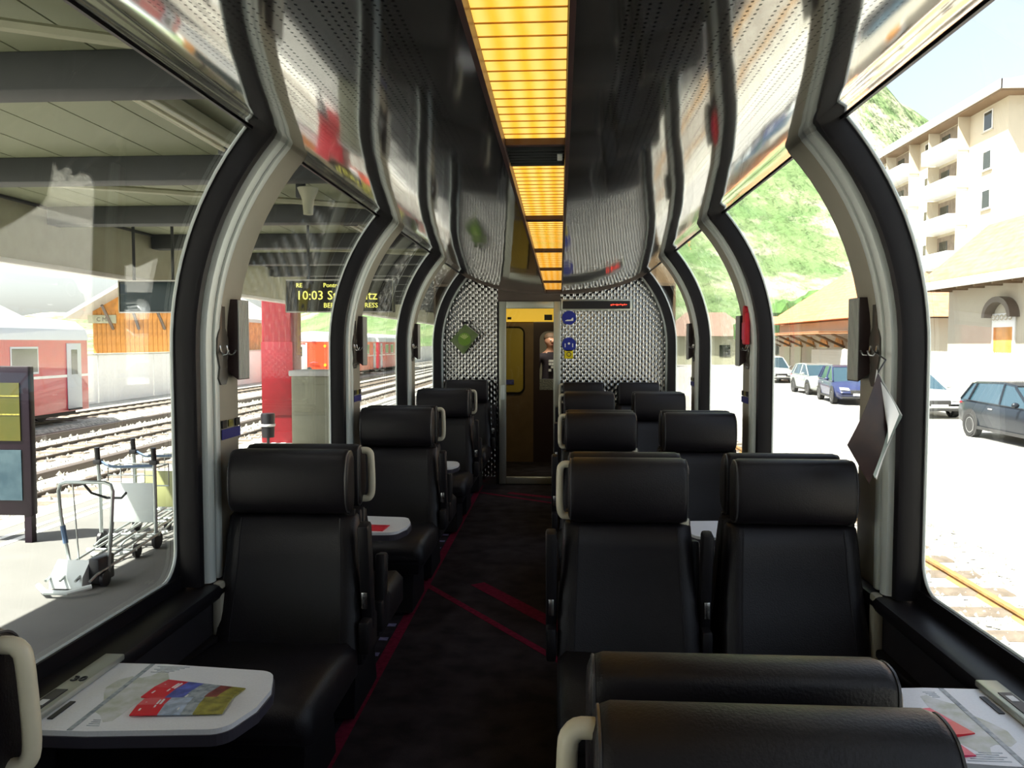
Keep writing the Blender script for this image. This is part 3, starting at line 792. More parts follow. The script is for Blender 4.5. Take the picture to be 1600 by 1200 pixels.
# ------------------------------------------------------------------ outside: ground, tracks, platform
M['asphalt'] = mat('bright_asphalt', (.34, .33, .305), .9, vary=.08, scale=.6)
M['ballast'] = mat('ballast', (.32, .31, .27), .95, vary=.45, scale=9, bump=.6, bscale=14)
M['sleeper'] = mat('sleeper', (.13, .105, .08), .9, vary=.2, scale=6)
M['rail_rust'] = mat('rusty_rail', (.30, .17, .06), .7, vary=.2)
M['rail_dark'] = mat('dark_rail', (.07, .055, .045), .6)
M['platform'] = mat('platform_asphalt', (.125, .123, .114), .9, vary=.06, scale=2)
M['kerb'] = mat('kerb_stone', (.52, .50, .44), .8, vary=.08)
M['line_white'] = mat('white_line', (.75, .74, .7), .8)
GZ, RZ, PZ = -1.08, -.98, -.65
M['soil'] = mat('gravel_ground', (.40, .39, .35), .95, vary=.2, scale=.8)
struct(MB().box(-400, 700, -60, 1500, GZ - .4, GZ - .15).obj('ground', 'soil', smooth=False), 'pale gravel ground of the station yard')
def track(xc, y0, y1, label, railm, sl_to, width=1.0):
    t = sempty('track', label)
    MB().prism([(xc - 1.9, GZ - .2), (xc - 1.55, GZ + .02), (xc + 1.55, GZ + .02), (xc + 1.9, GZ - .2)], 'y', y0, y1).obj('ballast_bed', 'ballast', t, smooth=False)
    for q in (-.535, .535):
        x = xc + q
        MB().prism([(x - .06, GZ + .02), (x + .06, GZ + .02), (x + .02, GZ + .04), (x + .012, RZ - .03), (x + .035, RZ - .025), (x + .035, RZ), (x - .035, RZ), (x - .035, RZ - .025), (x - .012, RZ - .03), (x - .02, GZ + .04)], 'y', y0, y1).obj('rail', railm, t, smooth=False)
    sm = MB().box(-.9, .9, -.12, .12, -.1, 0, bev=.02, seg=1).mesh('sleeper', 'sleeper')
    y = y0 + .3
    while y < min(y1, sl_to): link('sleeper', sm, t, (xc, y, GZ + .045)); y += .64
    # loose stones between the sleepers of the stretch in view
    b = MB(); rnd = random.Random(int(xc * 10))
    return t
track(3.84, -4, 120, 'metre gauge track beside the train on the street side', 'rail_rust', 45)
track(-8.15, -4, 140, 'first track beyond the platform', 'rail_dark', 60)
track(-11.9, -4, 140, 'second track beyond the platform', 'rail_dark', 60)
track(-17.0, -4, 140, 'third track, under the red trains', 'rail_dark', 60)
# ballast stones of the near street-side track
st = MB(); rnd = random.Random(3)
for i in range(3200):
    x = 3.84 + rnd.uniform(-1.6, 1.6); y = rnd.uniform(4.5, 16); r = rnd.uniform(.02, .045)
    if abs(abs(x - 3.84) - .535) < .08: continue
    a = rnd.uniform(0, 6); z = GZ + .02 + r * .3
    pts = [st.bm.verts.new((x + r * cos(a + k * 1.57) * rnd.uniform(.7, 1.2), y + r * sin(a + k * 1.57), z - r * .3 + rnd.uniform(-.2, .3) * r)) for k in range(4)]
    t_ = st.bm.verts.new((x, y, z + r * .8))
    for k in range(4): st.bm.faces.new((pts[k], pts[(k + 1) % 4], t_))
o = st.obj('ballast_stones', 'ballast', smooth=False); o['kind'] = 'stuff'; tag(o, 'loose pale ballast stones between sleepers of the street side track', 'gravel')
st = MB()
for i in range(5000):
    tr = rnd.choice((-8.15, -11.9, -6.9)); x = tr + rnd.uniform(-1.7, 1.7) * (.3 if tr == -6.9 else 1); y = rnd.uniform(6, 40); r = rnd.uniform(.03, .07)
    a = rnd.uniform(0, 6); z = GZ + .03
    pts = [st.bm.verts.new((x + r * cos(a + k * 1.57) * rnd.uniform(.7, 1.2), y + r * sin(a + k * 1.57), z - r * .3)) for k in range(4)]
    t_ = st.bm.verts.new((x, y, z + r * .9))
    for k in range(4): st.bm.faces.new((pts[k], pts[(k + 1) % 4], t_))
o = st.obj('ballast_stones', 'ballast', smooth=False); o['kind'] = 'stuff'; tag(o, 'loose ballast stones around the tracks beyond the platform', 'gravel')
for xc, lb in ((-10.2, 'cable trough between the tracks beyond the platform'), (-14.3, 'cable trough before the red train')):
    t = sempty('cable_trough', lb); MB().box(xc - .12, xc + .12, 0, 120, GZ - .2, GZ + .06, bev=.02).obj('trough', 'rail_dark', t)
# platform on the left
pf = sempty('platform', 'asphalt station platform on the left')
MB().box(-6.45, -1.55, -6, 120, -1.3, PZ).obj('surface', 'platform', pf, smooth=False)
MB().box(-1.75, -1.52, -6, 120, -1.3, PZ + .012, bev=.01).obj('edge_stone', 'kerb', pf)
ks = MB().box(-.17, .17, -.49, .49, -.6, .012, bev=.01, seg=1).mesh('edge_stone', 'kerb')
for k in range(46): link('edge_stone', ks, pf, (-6.6, -5 + k * 1.0, PZ))
MB().box(-6.78, -6.43, 41, 120, -1.3, PZ + .01).obj('edge_stone', 'kerb', pf)
MB().box(-6.0, -5.9, -6, 120, PZ, PZ + .004).obj('white_line', 'line_white', pf)
MB().box(-6.2, -6.12, -6, 120, PZ, PZ + .004).obj('white_line', 'line_white', pf)
# street on the right
struct(MB().box(1.5, 5.72, -6, 160, -1.4, GZ + .005).obj('trackside', 'ballast', smooth=False), 'pale gravel strip beside the street side track')
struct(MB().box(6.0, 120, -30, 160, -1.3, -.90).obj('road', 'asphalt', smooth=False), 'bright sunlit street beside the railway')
kb = sempty('kerb', 'pale kerb between street and track')
km = MB().box(-.15, .15, -.74, .74, -.3, .12, bev=.02, seg=1).mesh('kerb_stone', 'kerb')
for k in range(50): link('kerb_stone', km, kb, (5.85, 2 + k * 1.5, -.9))

# ------------------------------------------------------------------ platform canopy on the left
M['soffit'] = mat('canopy_soffit', (.25, .27, .17), .6, vary=.05, scale=.8)
M['beam'] = mat('dark_beam', (.045, .05, .05), .6)
M['fascia'] = mat('pale_fascia', (.40, .40, .28), .5, vary=.05)
cp = sempty('platform_canopy', 'platform roof seen through the left windows, soffit boards on dark beams')
CZ = 3.05
sm = MB().box(-.2, .2, -30, 30, 0, .03).mesh('soffit_panel', 'soffit', smooth=False)
for k in range(10): link('soffit_panel', sm, cp, (-1.72 - k * .412, 24, CZ))
MB().box(-5.9, -1.45, -6, 54, CZ + .04, CZ + .16).obj('roof_deck', 'beam', cp)
bmsh = MB().box(-5.66, -1.55, -.11, .11, 0, .2, bev=.01).mesh('beam', 'beam')
for k in range(20): link('beam', bmsh, cp, (0, -.4 + k * 2.3, CZ - .2))
brm = MB().tube([(-5.6, 0, -.08), (-1.6, 2.1, -.08)], .03, 6).mesh('brace', 'fascia')
for k in range(10): link('brace', brm, cp, (0, 1.9 + k * 4.6, CZ))
MB().box(-5.78, -5.68, -6, 54, 2.42, CZ + .03).obj('fascia_board', 'fascia', cp)
MB().box(-5.80, -5.66, -6, 54, 2.36, 2.42, bev=.01).obj('fascia_edge', 'white', cp)
MB().box(-5.67, -5.62, -6, 54, CZ - .03, CZ - .005).obj('soffit_joint', 'beam', cp)  # dark strip where soffit meets fascia
MB().box(-1.56, -1.46, -6, 54, CZ - .22, CZ + .03).obj('fascia_board', 'beam', cp)

M['tube_white'] = mat('lamp_tube', (.8, .78, .6), .3)
def fluo(y, x, label):
    t = thing('strip_light', label, 'lamp', (x, y, CZ - .12), 0, 'strip lights under the platform canopy')
    MB().box(-.075, .075, -.72, .72, .03, .11, bev=.01).obj('housing', 'fascia', t)
    for q in (-1, 1): MB().box(-.085, .085, q * .72 - .03, q * .72 + .03, -.02, .118, bev=.01).obj('end_cap', 'beam', t)
    for q in (-.04, .04): MB().tube([(q, -.69, .01), (q, .69, .01)], .016, 8).obj('tube', 'tube_white', t)
fluo(5.1, -2.35, 'unlit strip light under the platform canopy, nearest at upper left')
fluo(10.1, -2.4, 'small unlit strip light under the canopy, farther along')
fluo(.3, -2.35, 'unlit strip light under the platform canopy beside the viewer')
t = thing('loudspeaker', 'pale horn loudspeaker hanging under the platform canopy', 'loudspeaker', (-2.10, 6.75, 2.76))
MB().lathe([(.001, -.12), (.04, -.12), (.045, -.05), (.05, .0), (.09, .10), (.088, .105), (.04, .01), (.001, .0)], (0.03, 0, -.02), 'z', 14).obj('horn', 'fascia', t)
MB().box(-.07, -.01, -.03, .03, .0, .12, bev=.01).obj('driver_box', 'beam', t)
MB().tube([(0, 0, .09), (0, 0, .27)], .012, 6).obj('hanger', 'beam', t)

M['disp_green'] = mat('display_glass', (.012, .035, .04), .15)
M['disp_dark'] = mat('display_dark', (.02, .02, .012), .2)
M['led_yellow'] = emit('yellow_leds', (.85, .80, .15), .8)
def board(x0, x1, y, z0, z1, label, m):
    t = thing('departure_board', label, 'display board', ((x0 + x1) / 2, y, z0))
    h = (x1 - x0) / 2; H = z1 - z0
    MB().box(-h, h, -.06, .1, 0, H, bev=.01).obj('case', 'beam', t)
    MB().box(-h + .02, h - .02, -.066, -.06, .02, H - .02).obj('screen', m, t)
    for z in (0, H): MB().box(-h, h, -.075, -.06, z - .008, z + .008).obj('frame_edge', 'line_white', t)
    for x in (-h, h): MB().box(x - .006, x + .006, -.075, -.06, .0, H).obj('frame_edge', 'fascia', t)
    for x in (-h * .6, h * .6): MB().tube([(x, 0, H), (x, 0, CZ - z0)], .02, 6).obj('hanger', 'beam', t)
    return t
board(-5.55, -4.70, 10, 1.92, 2.32, 'dark green blank display board under the canopy at left', 'disp_green')
t = board(-3.38, -2.02, 10, 1.92, 2.32, 'departure board with yellow dotted letters reading 10:03 St. Moritz', 'disp_dark')
text('board_text', '10:03 St. Moritz', .16, 'led_yellow', t, (-.55, -.068, .155))
text('board_text', 'BERNINA EXPRESS', .085, 'led_yellow', t, (-.20, -.068, .055))
text('board_text', 'RE', .075, 'led_yellow', t, (-.55, -.068, .31))
text('board_text', 'Pontresina', .075, 'led_yellow', t, (-.20, -.068, .31))

M['red_col'] = mat('red_column', (.20, .005, .010), .35, vary=.08)
t = thing('red_column', 'broad bright red column on the platform beneath the canopy edge', 'column', (-6.08, 17.4, PZ))
MB().prism(rrect(-.36, .36, -.3, .3, .08), 'z', .25, 3.9).obj('shaft', 'red_col', t)
MB().prism(rrect(-.39, .39, -.33, .33, .08), 'z', 0, .25).obj('base', 'red_col', t)
MB().box(-.35, .35, -.32, -.3, .6, 2.2, bev=.005).obj('panel', 'red_col', t)
t = thing('litter_bin', 'small dark litter bin on a post before the red column', 'bin', (-5.75, 15.6, PZ))
MB().lathe([(.001, .3), (.12, .3), (.14, .75), (.13, .78), (.001, .78)], n=14).obj('bin', 'black', t)
MB().tube([(0, 0, 0), (0, 0, .3)], .03, 8).obj('post', 'beam', t)
MB().lathe([(.142, .52), (.146, .53), (.146, .56), (.142, .57)], n=14).obj('band', 'white', t)
M['kiosk'] = mat('kiosk_panel', (.42, .42, .30), .5, vary=.05)
t = thing('ticket_machine', 'grey-green cabinet with pale top on the platform, behind the nearest left seat', 'cabinet', (-3.72, 12.6, PZ))
MB().box(-.42, .42, -.3, .3, .06, 1.66, bev=.02).obj('body', 'kiosk', t)
MB().box(-.45, .45, -.34, .34, 1.661, 1.75, bev=.02).obj('top', 'white', t)
for z in (.15, .62, 1.10): MB().box(-.37, .37, -.315, -.301, z, z + .43, bev=.006).obj('panel', 'kiosk', t)
MB().box(-.38, .38, -.28, .28, 0, .059).obj('plinth', 'beam', t)

M['frame_purple'] = mat('dark_purple_frame', (.008, .0015, .007), .4, spec=.3)
M['poster_green'] = mat('poster_green', (.055, .06, .002), .3, c2=(.075, .066, .003), scale=3)  # poster colours darkened, shade is put into them
M['poster_blue'] = mat('poster_blue', (.02, .05, .07), .3, c2=(.05, .09, .11), scale=6)
t = thing('poster_case', 'dark purple poster case with yellow-green and blue posters at the left edge', 'poster case', (-6.10, 8.35, PZ))
MB().box(-.44, .44, -.05, .05, .30, 1.93, bev=.015).obj('frame', 'frame_purple', t)
MB().box(-.34, .34, -.062, -.05, 1.12, 1.75).obj('poster', 'poster_green', t)
MB().box(-.34, .34, -.062, -.05, .47, 1.02).obj('poster', 'poster_blue', t)
for q in (-.38, .38): MB().box(q - .04, q + .04, -.04, .04, 0, .31).obj('leg', 'frame_purple', t)
for q in (-1, 1): MB().box(-.34, .34, -.066, -.062, 1.5 + q * .1, 1.515 + q * .1).obj('poster_band', 'olive_print', t)

# luggage trolleys
M['galv'] = mat('galvanised_tube', (.42, .46, .45), .35, .7)
M['sign_pale'] = mat('pale_sign', (.66, .72, .70), .4)
M['sign_olive'] = mat('olive_sign', (.35, .37, .16), .4)
M['grip_blue'] = mat('blue_grip', (.08, .14, .24), .5)
def wheel(b, x, y, z, r=.07): return b.lathe([(.001, -.02), (r * .6, -.022), (r, -.016), (r, .016), (r * .6, .022), (.001, .02)], (x, y, z), 'x', 14)
def trolley(label, loc, sign, kind):
    t = thing('luggage_trolley', label, 'luggage trolley', loc, 0, 'luggage trolleys on the platform')
    if kind == 0:
        MB().tube([(-.16, 0, .12), (-.24, 0, .62), (-.255, 0, .84), (-.235, 0, .90), (-.18, 0, .92), (.18, 0, .92), (.235, 0, .90), (.255, 0, .84), (.23, 0, .5), (.19, 0, .08)], .017, 8).obj('push_handle', 'galv', t)
        MB().tube([(-.225, 0, .52), (-.20, 0, .36)], .023, 8).obj('grip', 'grip_blue', t); MB().tube([(.238, 0, .56), (.215, 0, .34)], .020, 8).obj('grip', 'galv', t)
        MB().tube([(-.05, .05, .90), (-.02, .12, .80), (.08, .20, .74), (.22, .20, .74), (.30, .14, .80)], .012, 6).obj('brake_bar', 'beam', t)
        MB().tube([(-.12, .0, .90), (-.09, .02, .15), (-.12, .03, .13)], .007, 5).obj('wire', 'galv', t)
        bs = MB().prism([(-.26, .02), (.05, .02), (.05, .19), (-.12, .24), (-.24, .12)], 'x', -.2, .10).obj('wheel_box', 'sign_pale', t)
        MB().box(.101, .20, -.16, .10, .03, .26, bev=.02).obj('wheel_cover', 'black', t)
        for x in (-.21, .22): wheel(MB(), x, -.1, .07).obj('wheel', 'rubber', t)
    else:
        for x in (-.30, .30):
            MB().tube([(x, 0, .1), (x, .0, .60), (x * 1.02, -.02, .96)], .020, 8).obj('post', 'galv', t)
            MB().tube([(x * 1.02, -.02, .94), (x * 1.02, -.03, 1.08)], .028, 8).obj('post_cap', 'black', t)
            MB().box(x * 1.02 - .04, x * 1.02 + .04, -.05, .02, .90, .95, bev=.008).obj('clamp', 'black', t)
            wheel(MB(), x, .02, .09, .09).obj('wheel', 'rubber', t)
        MB().tube([(-.27, -.02, .93), (-.22, -.02, .90), (-.16, -.02, .88), (-.08, -.02, .875), (.3, -.02, .89)], .015, 6).obj('push_bar', 'grip_blue', t)
        MB().box(-.20, .28, .0, .02, .28, .70, bev=.004).obj('sign_panel', sign, t)
        b = MB()
        b.tube([(-.22, .02, .72), (-.22, .02, .86), (.30, .02, .86), (.30, .02, .72)], .008, 5); b.tube([(-.22, .02, .78), (.30, .02, .78)], .006, 5)
        b.tube([(-.22, .02, .86), (-.24, .30, .86), (.30, .30, .86), (.30, .02, .86)], .008, 5); b.tube([(-.24, .30, .86), (-.24, .30, .62), (.30, .30, .62), (.30, .30, .86)], .008, 5)
        for q in (-.1, .03, .16): b.tube([(q, .30, .86), (q, .30, .62), (q, .02, .60)], .005, 5)
        b.obj('wire_basket', 'galv', t)
    # low deck of sloping rails
    for x in (-.2, -.07, .07, .2):
        MB().tube([(x, -.30, .10), (x, -.2, .13), (x, .95, .24)], .013, 6).obj('deck_rail', 'galv', t)
    for y in (0, .45, .9): MB().tube([(-.22, y, .145 + y * .09), (.22, y, .145 + y * .09)], .012, 6).obj('deck_bar', 'galv', t)
    MB().tube([(-.24, -.34, .07), (-.1, -.46, .05), (.1, -.46, .05), (.24, -.34, .07)], .022, 8).obj('bumper', 'sign_pale', t)
    wheel(MB(), 0, .85, .07).obj('wheel', 'rubber', t)
    return t
trolley('nearest luggage trolley on the platform, slim bent tube handle and pale wheel box', (-4.22, 6.95, PZ), 'sign_pale', 0)
trolley('luggage trolley with large white sign panel behind the nearest trolley', (-4.50, 8.15, PZ), 'sign_pale', 1)
trolley('luggage trolley with olive panel, farthest of three, partly behind the white panel', (-4.55, 8.95, PZ), 'sign_olive', 1)

# ------------------------------------------------------------------ red trains
M['train_red'] = mat('train_red', (.40, .012, .03), .3, spec=.5, vary=.05, coat=.3)
M['train_orange'] = mat('loco_red', (.72, .07, .02), .35, vary=.04)
M['train_roof'] = mat('train_roof', (.55, .57, .58), .5)
M['under'] = mat('underframe', (.03, .03, .03), .7)
M['win_dark'] = mat('dark_window', (.035, .04, .03), .08, spec=.8)
M['door_grey'] = mat('grey_door', (.42, .45, .50), .4, .3)
def coach(name, label, xc, y0, y1, body, near_face):
    t = thing(name, label, 'train', (xc, (y0 + y1) / 2, RZ))
    h = (y1 - y0) / 2; w = 1.33
    sec = [(-w, .55), (-w, 2.55), (-w + .12, 2.95), (-w + .45, 3.22), (0, 3.33), (w - .45, 3.22), (w - .12, 2.95), (w, 2.55), (w, .55)]
    b = MB(); secs = []
    for y, k in ((-h, .96), (-h + .12, 1), (h - .12, 1), (h, .96)):
        secs.append([(x * k, y, .55 + (z - .55) * min(1, .985 if k < 1 else 1)) for x, z in [(-w, .32), (-w, 2.60), (w, 2.60), (w, .32)]])
    b.loft(secs).obj('body', body, t)
    MB().prism([(-w - .01, 2.601), (-w + .10, 2.95), (-w + .45, 3.22), (0, 3.33), (w - .45, 3.22), (w - .10, 2.95), (w + .01, 2.601)], 'y', -h, h).obj('roof', 'train_roof', t)
    MB().box(-w + .2, w - .2, -h + .5, h - .5, .2, .319).obj('underframe', 'under', t)
    for yy in (-h + 2.2, h - 2.2):
        for q in (-.535, .535):
            for d_ in (-.75, .75):
                MB().lathe([(.001, -.06), (.34, -.06), (.36, .06), (.001, .06)], (q, yy + d_, .36), 'x', 20).obj('wheel', 'under', t)
        MB().box(-.85, .85, yy - 1.2, yy + 1.2, .15, .319).obj('bogie', 'under', t)
    for s in (-1, 1):
        MB().box(*sorted((s * w, s * (w + .012))), -h + .1, h - .1, 1.42, 1.50).obj('stripe', 'line_white', t)
        n = max(2, int((2 * h - 4) / 2.1))
        for i in range(n):
            y = -h + 2.0 + (2 * h - 4) * (i + .5) / n
            f = MB().box(*sorted((s * w, s * (w + .015))), y - .62, y + .62, 1.58, 2.40, bev=.004).obj('window', 'door_grey', t)
            MB().box(*sorted((s * (w + .016), s * (w + .022))), y - .56, y + .56, 1.64, 2.34).obj('window_pane', 'win_dark', f)
        for yy in (-h + .85, h - .85):
            dd = MB().box(*sorted((s * w, s * (w + .02))), yy - .38, yy + .38, .40, 2.5, bev=.005).obj('door', 'door_grey', t)
            MB().box(*sorted((s * (w + .021), s * (w + .026))), yy - .16, yy + .16, 1.5, 2.3).obj('door_pane', 'win_dark', dd)
            MB().box(*sorted((s * (w - .1), s * (w + .05))), yy - .34, yy + .34, .35, .40).obj('step', 'under', t)
    for e in (-1, 1):
        MB().tube([(0, e * h, .72), (0, e * (h + .35), .72)], .07, 8).obj('coupler', 'under', t)
        MB().lathe([(.001, 0), (.17, 0), (.17, .04), (.001, .04)], (0, e * (h + .35), .72), 'y', 14).obj('buffer', 'under', t)
    if near_face:
        MB().box(-1.25, -.25, -h - .03, -h, .62, 2.52, bev=.01).obj('gangway_frame', 'line_white', t)
        g = MB().box(-1.12, -.38, -h - .05, -h - .031, .7, 2.4, bev=.01).obj('gangway_door', 'white', t)
        MB().box(-.92, -.58, -h - .056, -h - .0505, 1.6, 2.25).obj('door_pane', 'win_dark', g)
        MB().box(-1.15, -.35, -h - .056, -h - .0505, 2.42, 2.5).obj('door_header', 'train_red', g)
        for z in (1.0, 2.3): MB().lathe([(.001, 0), (.09, 0), (.09, .05), (.001, .05)], (1.0, -h - .05, z), 'y', 12).obj('headlight', 'yellow', t)
        MB().tube([(-.1, -h - .03, 1.1), (.2, -h - .08, 1.2), (.5, -h - .08, 1.15)], .03, 6).obj('brake_hose', 'train_red', t)
        MB().tube([(.1, -h - .03, 2.6), (.35, -h - .03, 2.6)], .03, 6).obj('lamp_bracket', 'train_red', t)
    return t
coach('train_coach', 'red coach with grey door standing at the far left, pale roof', -17.0, 9.5, 25.9, 'train_red', False)
coach('locomotive', 'orange-red railway vehicle with white end door, beyond the departure board', -17.0, 54, 68, 'train_orange', True)
coach('train_coach', 'dark red coach farthest along the track, behind the orange-red vehicle', -17.0, 69, 86, 'train_red', False)
# coach standing nearer the sightline past the second pillar
# white wall and wooden building behind the tracks
M['white_wall'] = mat('white_wall', (.78, .78, .76), .7, vary=.04)
t = thing('boundary_wall', 'long white boundary wall beyond the tracks', 'wall', (-21.2, 0, GZ - .15))
wm = MB().box(-.12, .12, -2.45, 2.45, 0, 2.2, bev=.01, seg=1).mesh('wall_panel', 'white_wall')
for k in range(26): link('wall_panel', wm, t, (0, 8 + 5 * k, 0))
cpm = MB().box(-.16, .16, -2.5, 2.5, 2.2, 2.28).mesh('coping', 'kerb')
for k in range(26): link('coping', cpm, t, (0, 8 + 5 * k, 0))
M['wood_orange'] = mat('orange_boards', (.55, .24, .05), .6, vary=.25, scale=2)
M['pale_roof'] = mat('pale_roof', (.42, .42, .39), .7)
t = thing('wooden_building', 'orange-brown timber shed with gable roof and white sign', 'building', (-25.3, 47, GZ - .15))
MB().prism([(-2.9, 0), (2.9, 0), (2.9, 4.75), (0, 6.2), (-2.9, 4.75)], 'y', 0, 14).obj('wall', 'wood_orange', t, smooth=False)
bm_ = MB().box(-.13, .13, -.03, .0, 0, 4.6).mesh('board', 'wood_orange')
for k in range(20): link('board', bm_, t, (-2.75 + k * .289, -.001, .1))
for s in (-1, 1): MB().prism([(s * 3.75, 4.2), (0, 6.25), (0, 6.5), (s * 3.75, 4.45)], 'y', -1.5, 15).obj('roof', 'pale_roof', t, smooth=False)
for k in (-1.6, .0, 1.6): MB().tube([(k, -.05, 3.6), (k, -1.2, 4.6 + (2.9 - abs(k)) * .3)], .09, 5).obj('bracket', 'brown_wall', t)
sg = MB().box(-3.1, -1.35, -.2, -.1, 3.95, 4.45, bev=.01).obj('sign_board', 'fascia', t)
text('sign_text', 'C MA', .36, 'brown_wall', sg, (-2.55, -.205, 4.07))
t = thing('pale_building', 'long pale roofed building with a chimney behind the red coach', 'building', (-34, 30, GZ - .15))
MB().box(-4, 4, -14, 14, 0, 3.6).obj('wall', 'white_wall', t)
for s in (-1, 1): MB().prism([(s * 4.6, 3.4), (0, 5.6), (0, 5.8), (s * 4.6, 3.6)], 'y', -14.5, 14.5).obj('roof', 'pale_roof', t, smooth=False)
MB().box(2.2, 3.0, 8, 8.8, 4, 6.3).obj('chimney', 'white_wall', t)
for k in range(6): MB().box(4, 4.04, -12 + 4 * k, -10.8 + 4 * k, 1.2, 2.6).obj('window', 'win_dark', t)

# ------------------------------------------------------------------ street side buildings
M['tile'] = mat('orange_roof_tiles', (.42, .17, .07), .8, c2=(.46, .22, .11), scale=3)
def tiles(m):
    N, L = nodes(m); b = N['Principled BSDF']; tc = N.new('ShaderNodeTexCoord'); w = N.new('ShaderNodeTexWave'); w.bands_direction = 'Z'; w.inputs['Scale'].default_value = 1.6
    L.new(tc.outputs['Object'], w.inputs['Vector']); bp = N.new('ShaderNodeBump'); bp.inputs['Strength'].default_value = .6; bp.inputs['Distance'].default_value = .05
    L.new(w.outputs['Fac'], bp.inputs['Height']); L.new(bp.outputs['Normal'], b.inputs['Normal'])
tiles(M['tile'])
M['cream_wall'] = mat('cream_wall', (.46, .42, .33), .8, vary=.05, scale=1)
M['apart'] = mat('apartment_plaster', (.56, .50, .38), .8, vary=.04, scale=.5)
M['eave'] = mat('eave_wood', (.17, .11, .06), .7)
t = thing('goods_shed', 'low cream building with orange tiled roof and hooded arched window, behind the dark car', 'building', (16.0, 22, -.9))
MB().box(0, 4, -12, 12, 0, 4.6).obj('wall', 'cream_wall', t)
MB().prism([(-1.05, 4.72), (1.7, 7.1), (1.7, 7.3), (-1.05, 4.92)], 'y', -12.4, 12.4).obj('roof', 'tile', t, smooth=False)
MB().prism([(4.6, 4.85), (1.7, 7.1), (1.7, 7.3), (4.6, 5.05)], 'y', -12.4, 12.4).obj('roof', 'tile', t, smooth=False)
MB().box(-1.14, -1.0, -12.4, 12.4, 4.55, 4.86, bev=.03).obj('gutter', 'white', t)
for k in range(20): MB().box(-1.0, .0, -11.8 + k * 1.24 - .05, -11.8 + k * 1.24 + .05, 4.5, 4.64).obj('rafter', 'eave', t)
for yy in (7.8, -.5, -8):
    f = MB().box(-.06, .0, yy - .75, yy + .75, 1.9, 3.5, bev=.01).obj('window', 'white', t)
    MB().box(-.07, -.06, yy - .6, yy + .6, 2.0, 3.0).obj('window_pane', 'wood_orange', f)
    arc = [(yy + .95 * cos(rad(a)), 3.35 + .75 * sin(rad(a))) for a in range(0, 181, 15)]
    arc2 = [(yy + .75 * cos(rad(a)), 3.35 + .55 * sin(rad(a))) for a in range(180, -1, -15)]
    MB().prism(arc + arc2, 'x', -.35, .0).obj('hood', 'brown_wall', f)
    for i in range(5): MB().tube([(-.12, yy - .55 + .27 * i + .09 * cos(a), 3.35 + .09 * sin(a)) for a in [pi * j / 4 for j in range(8)]], .025, 5).obj('carving', 'cream_wall', f)
MB().box(-.05, 0, 3.6, 4.6, 0, 4.2).obj('dark_shutter', 'win_dark', t)
t = thing('hip_roof_building', 'station building with orange hipped roof beyond the parked blue car', 'building', (15.9, 50, -.9))
MB().box(0, 6, -8, 9, 0, 3.7).obj('wall', 'cream_wall', t)
a0 = [(-.9, -9, 3.75), (6.9, -9, 3.75), (6.9, 10, 3.75), (-.9, 10, 3.75)]; r0 = (3, -4, 7.0); r1 = (3, 4.5, 7.0)
b = MB()
for f_ in ((a0[0], a0[1], r0), (a0[1], a0[2], r1, r0), (a0[2], a0[3], r1), (a0[3], a0[0], r0, r1), tuple(a0[::-1])): b.quad(*f_)
bmesh.ops.remove_doubles(b.bm, verts=b.bm.verts[:], dist=1e-4); b.obj('roof', 'tile', t, smooth=False)
MB().box(-2.6, -.2, -8, 10, 2.92, 3.05, mx=None).obj('porch_roof', 'tile', t)
for k in range(7): MB().tube([(-.02, -7 + 2.6 * k, 2.2), (-1.6, -7 + 2.6 * k, 2.9)], .07, 5).obj('bracket', 'eave', t)
for k in range(6):
    f = MB().box(-.05, 0, -6.8 + 2.6 * k, -5.4 + 2.6 * k, .2, 2.2).obj('arched_door', 'fascia', t)
    MB().prism([(-6.1 + 2.6 * k + .7 * cos(rad(a)), 2.2 + .6 * sin(rad(a))) for a in range(0, 181, 20)], 'x', -.08, 0).obj('arch', 'wood_orange', f)
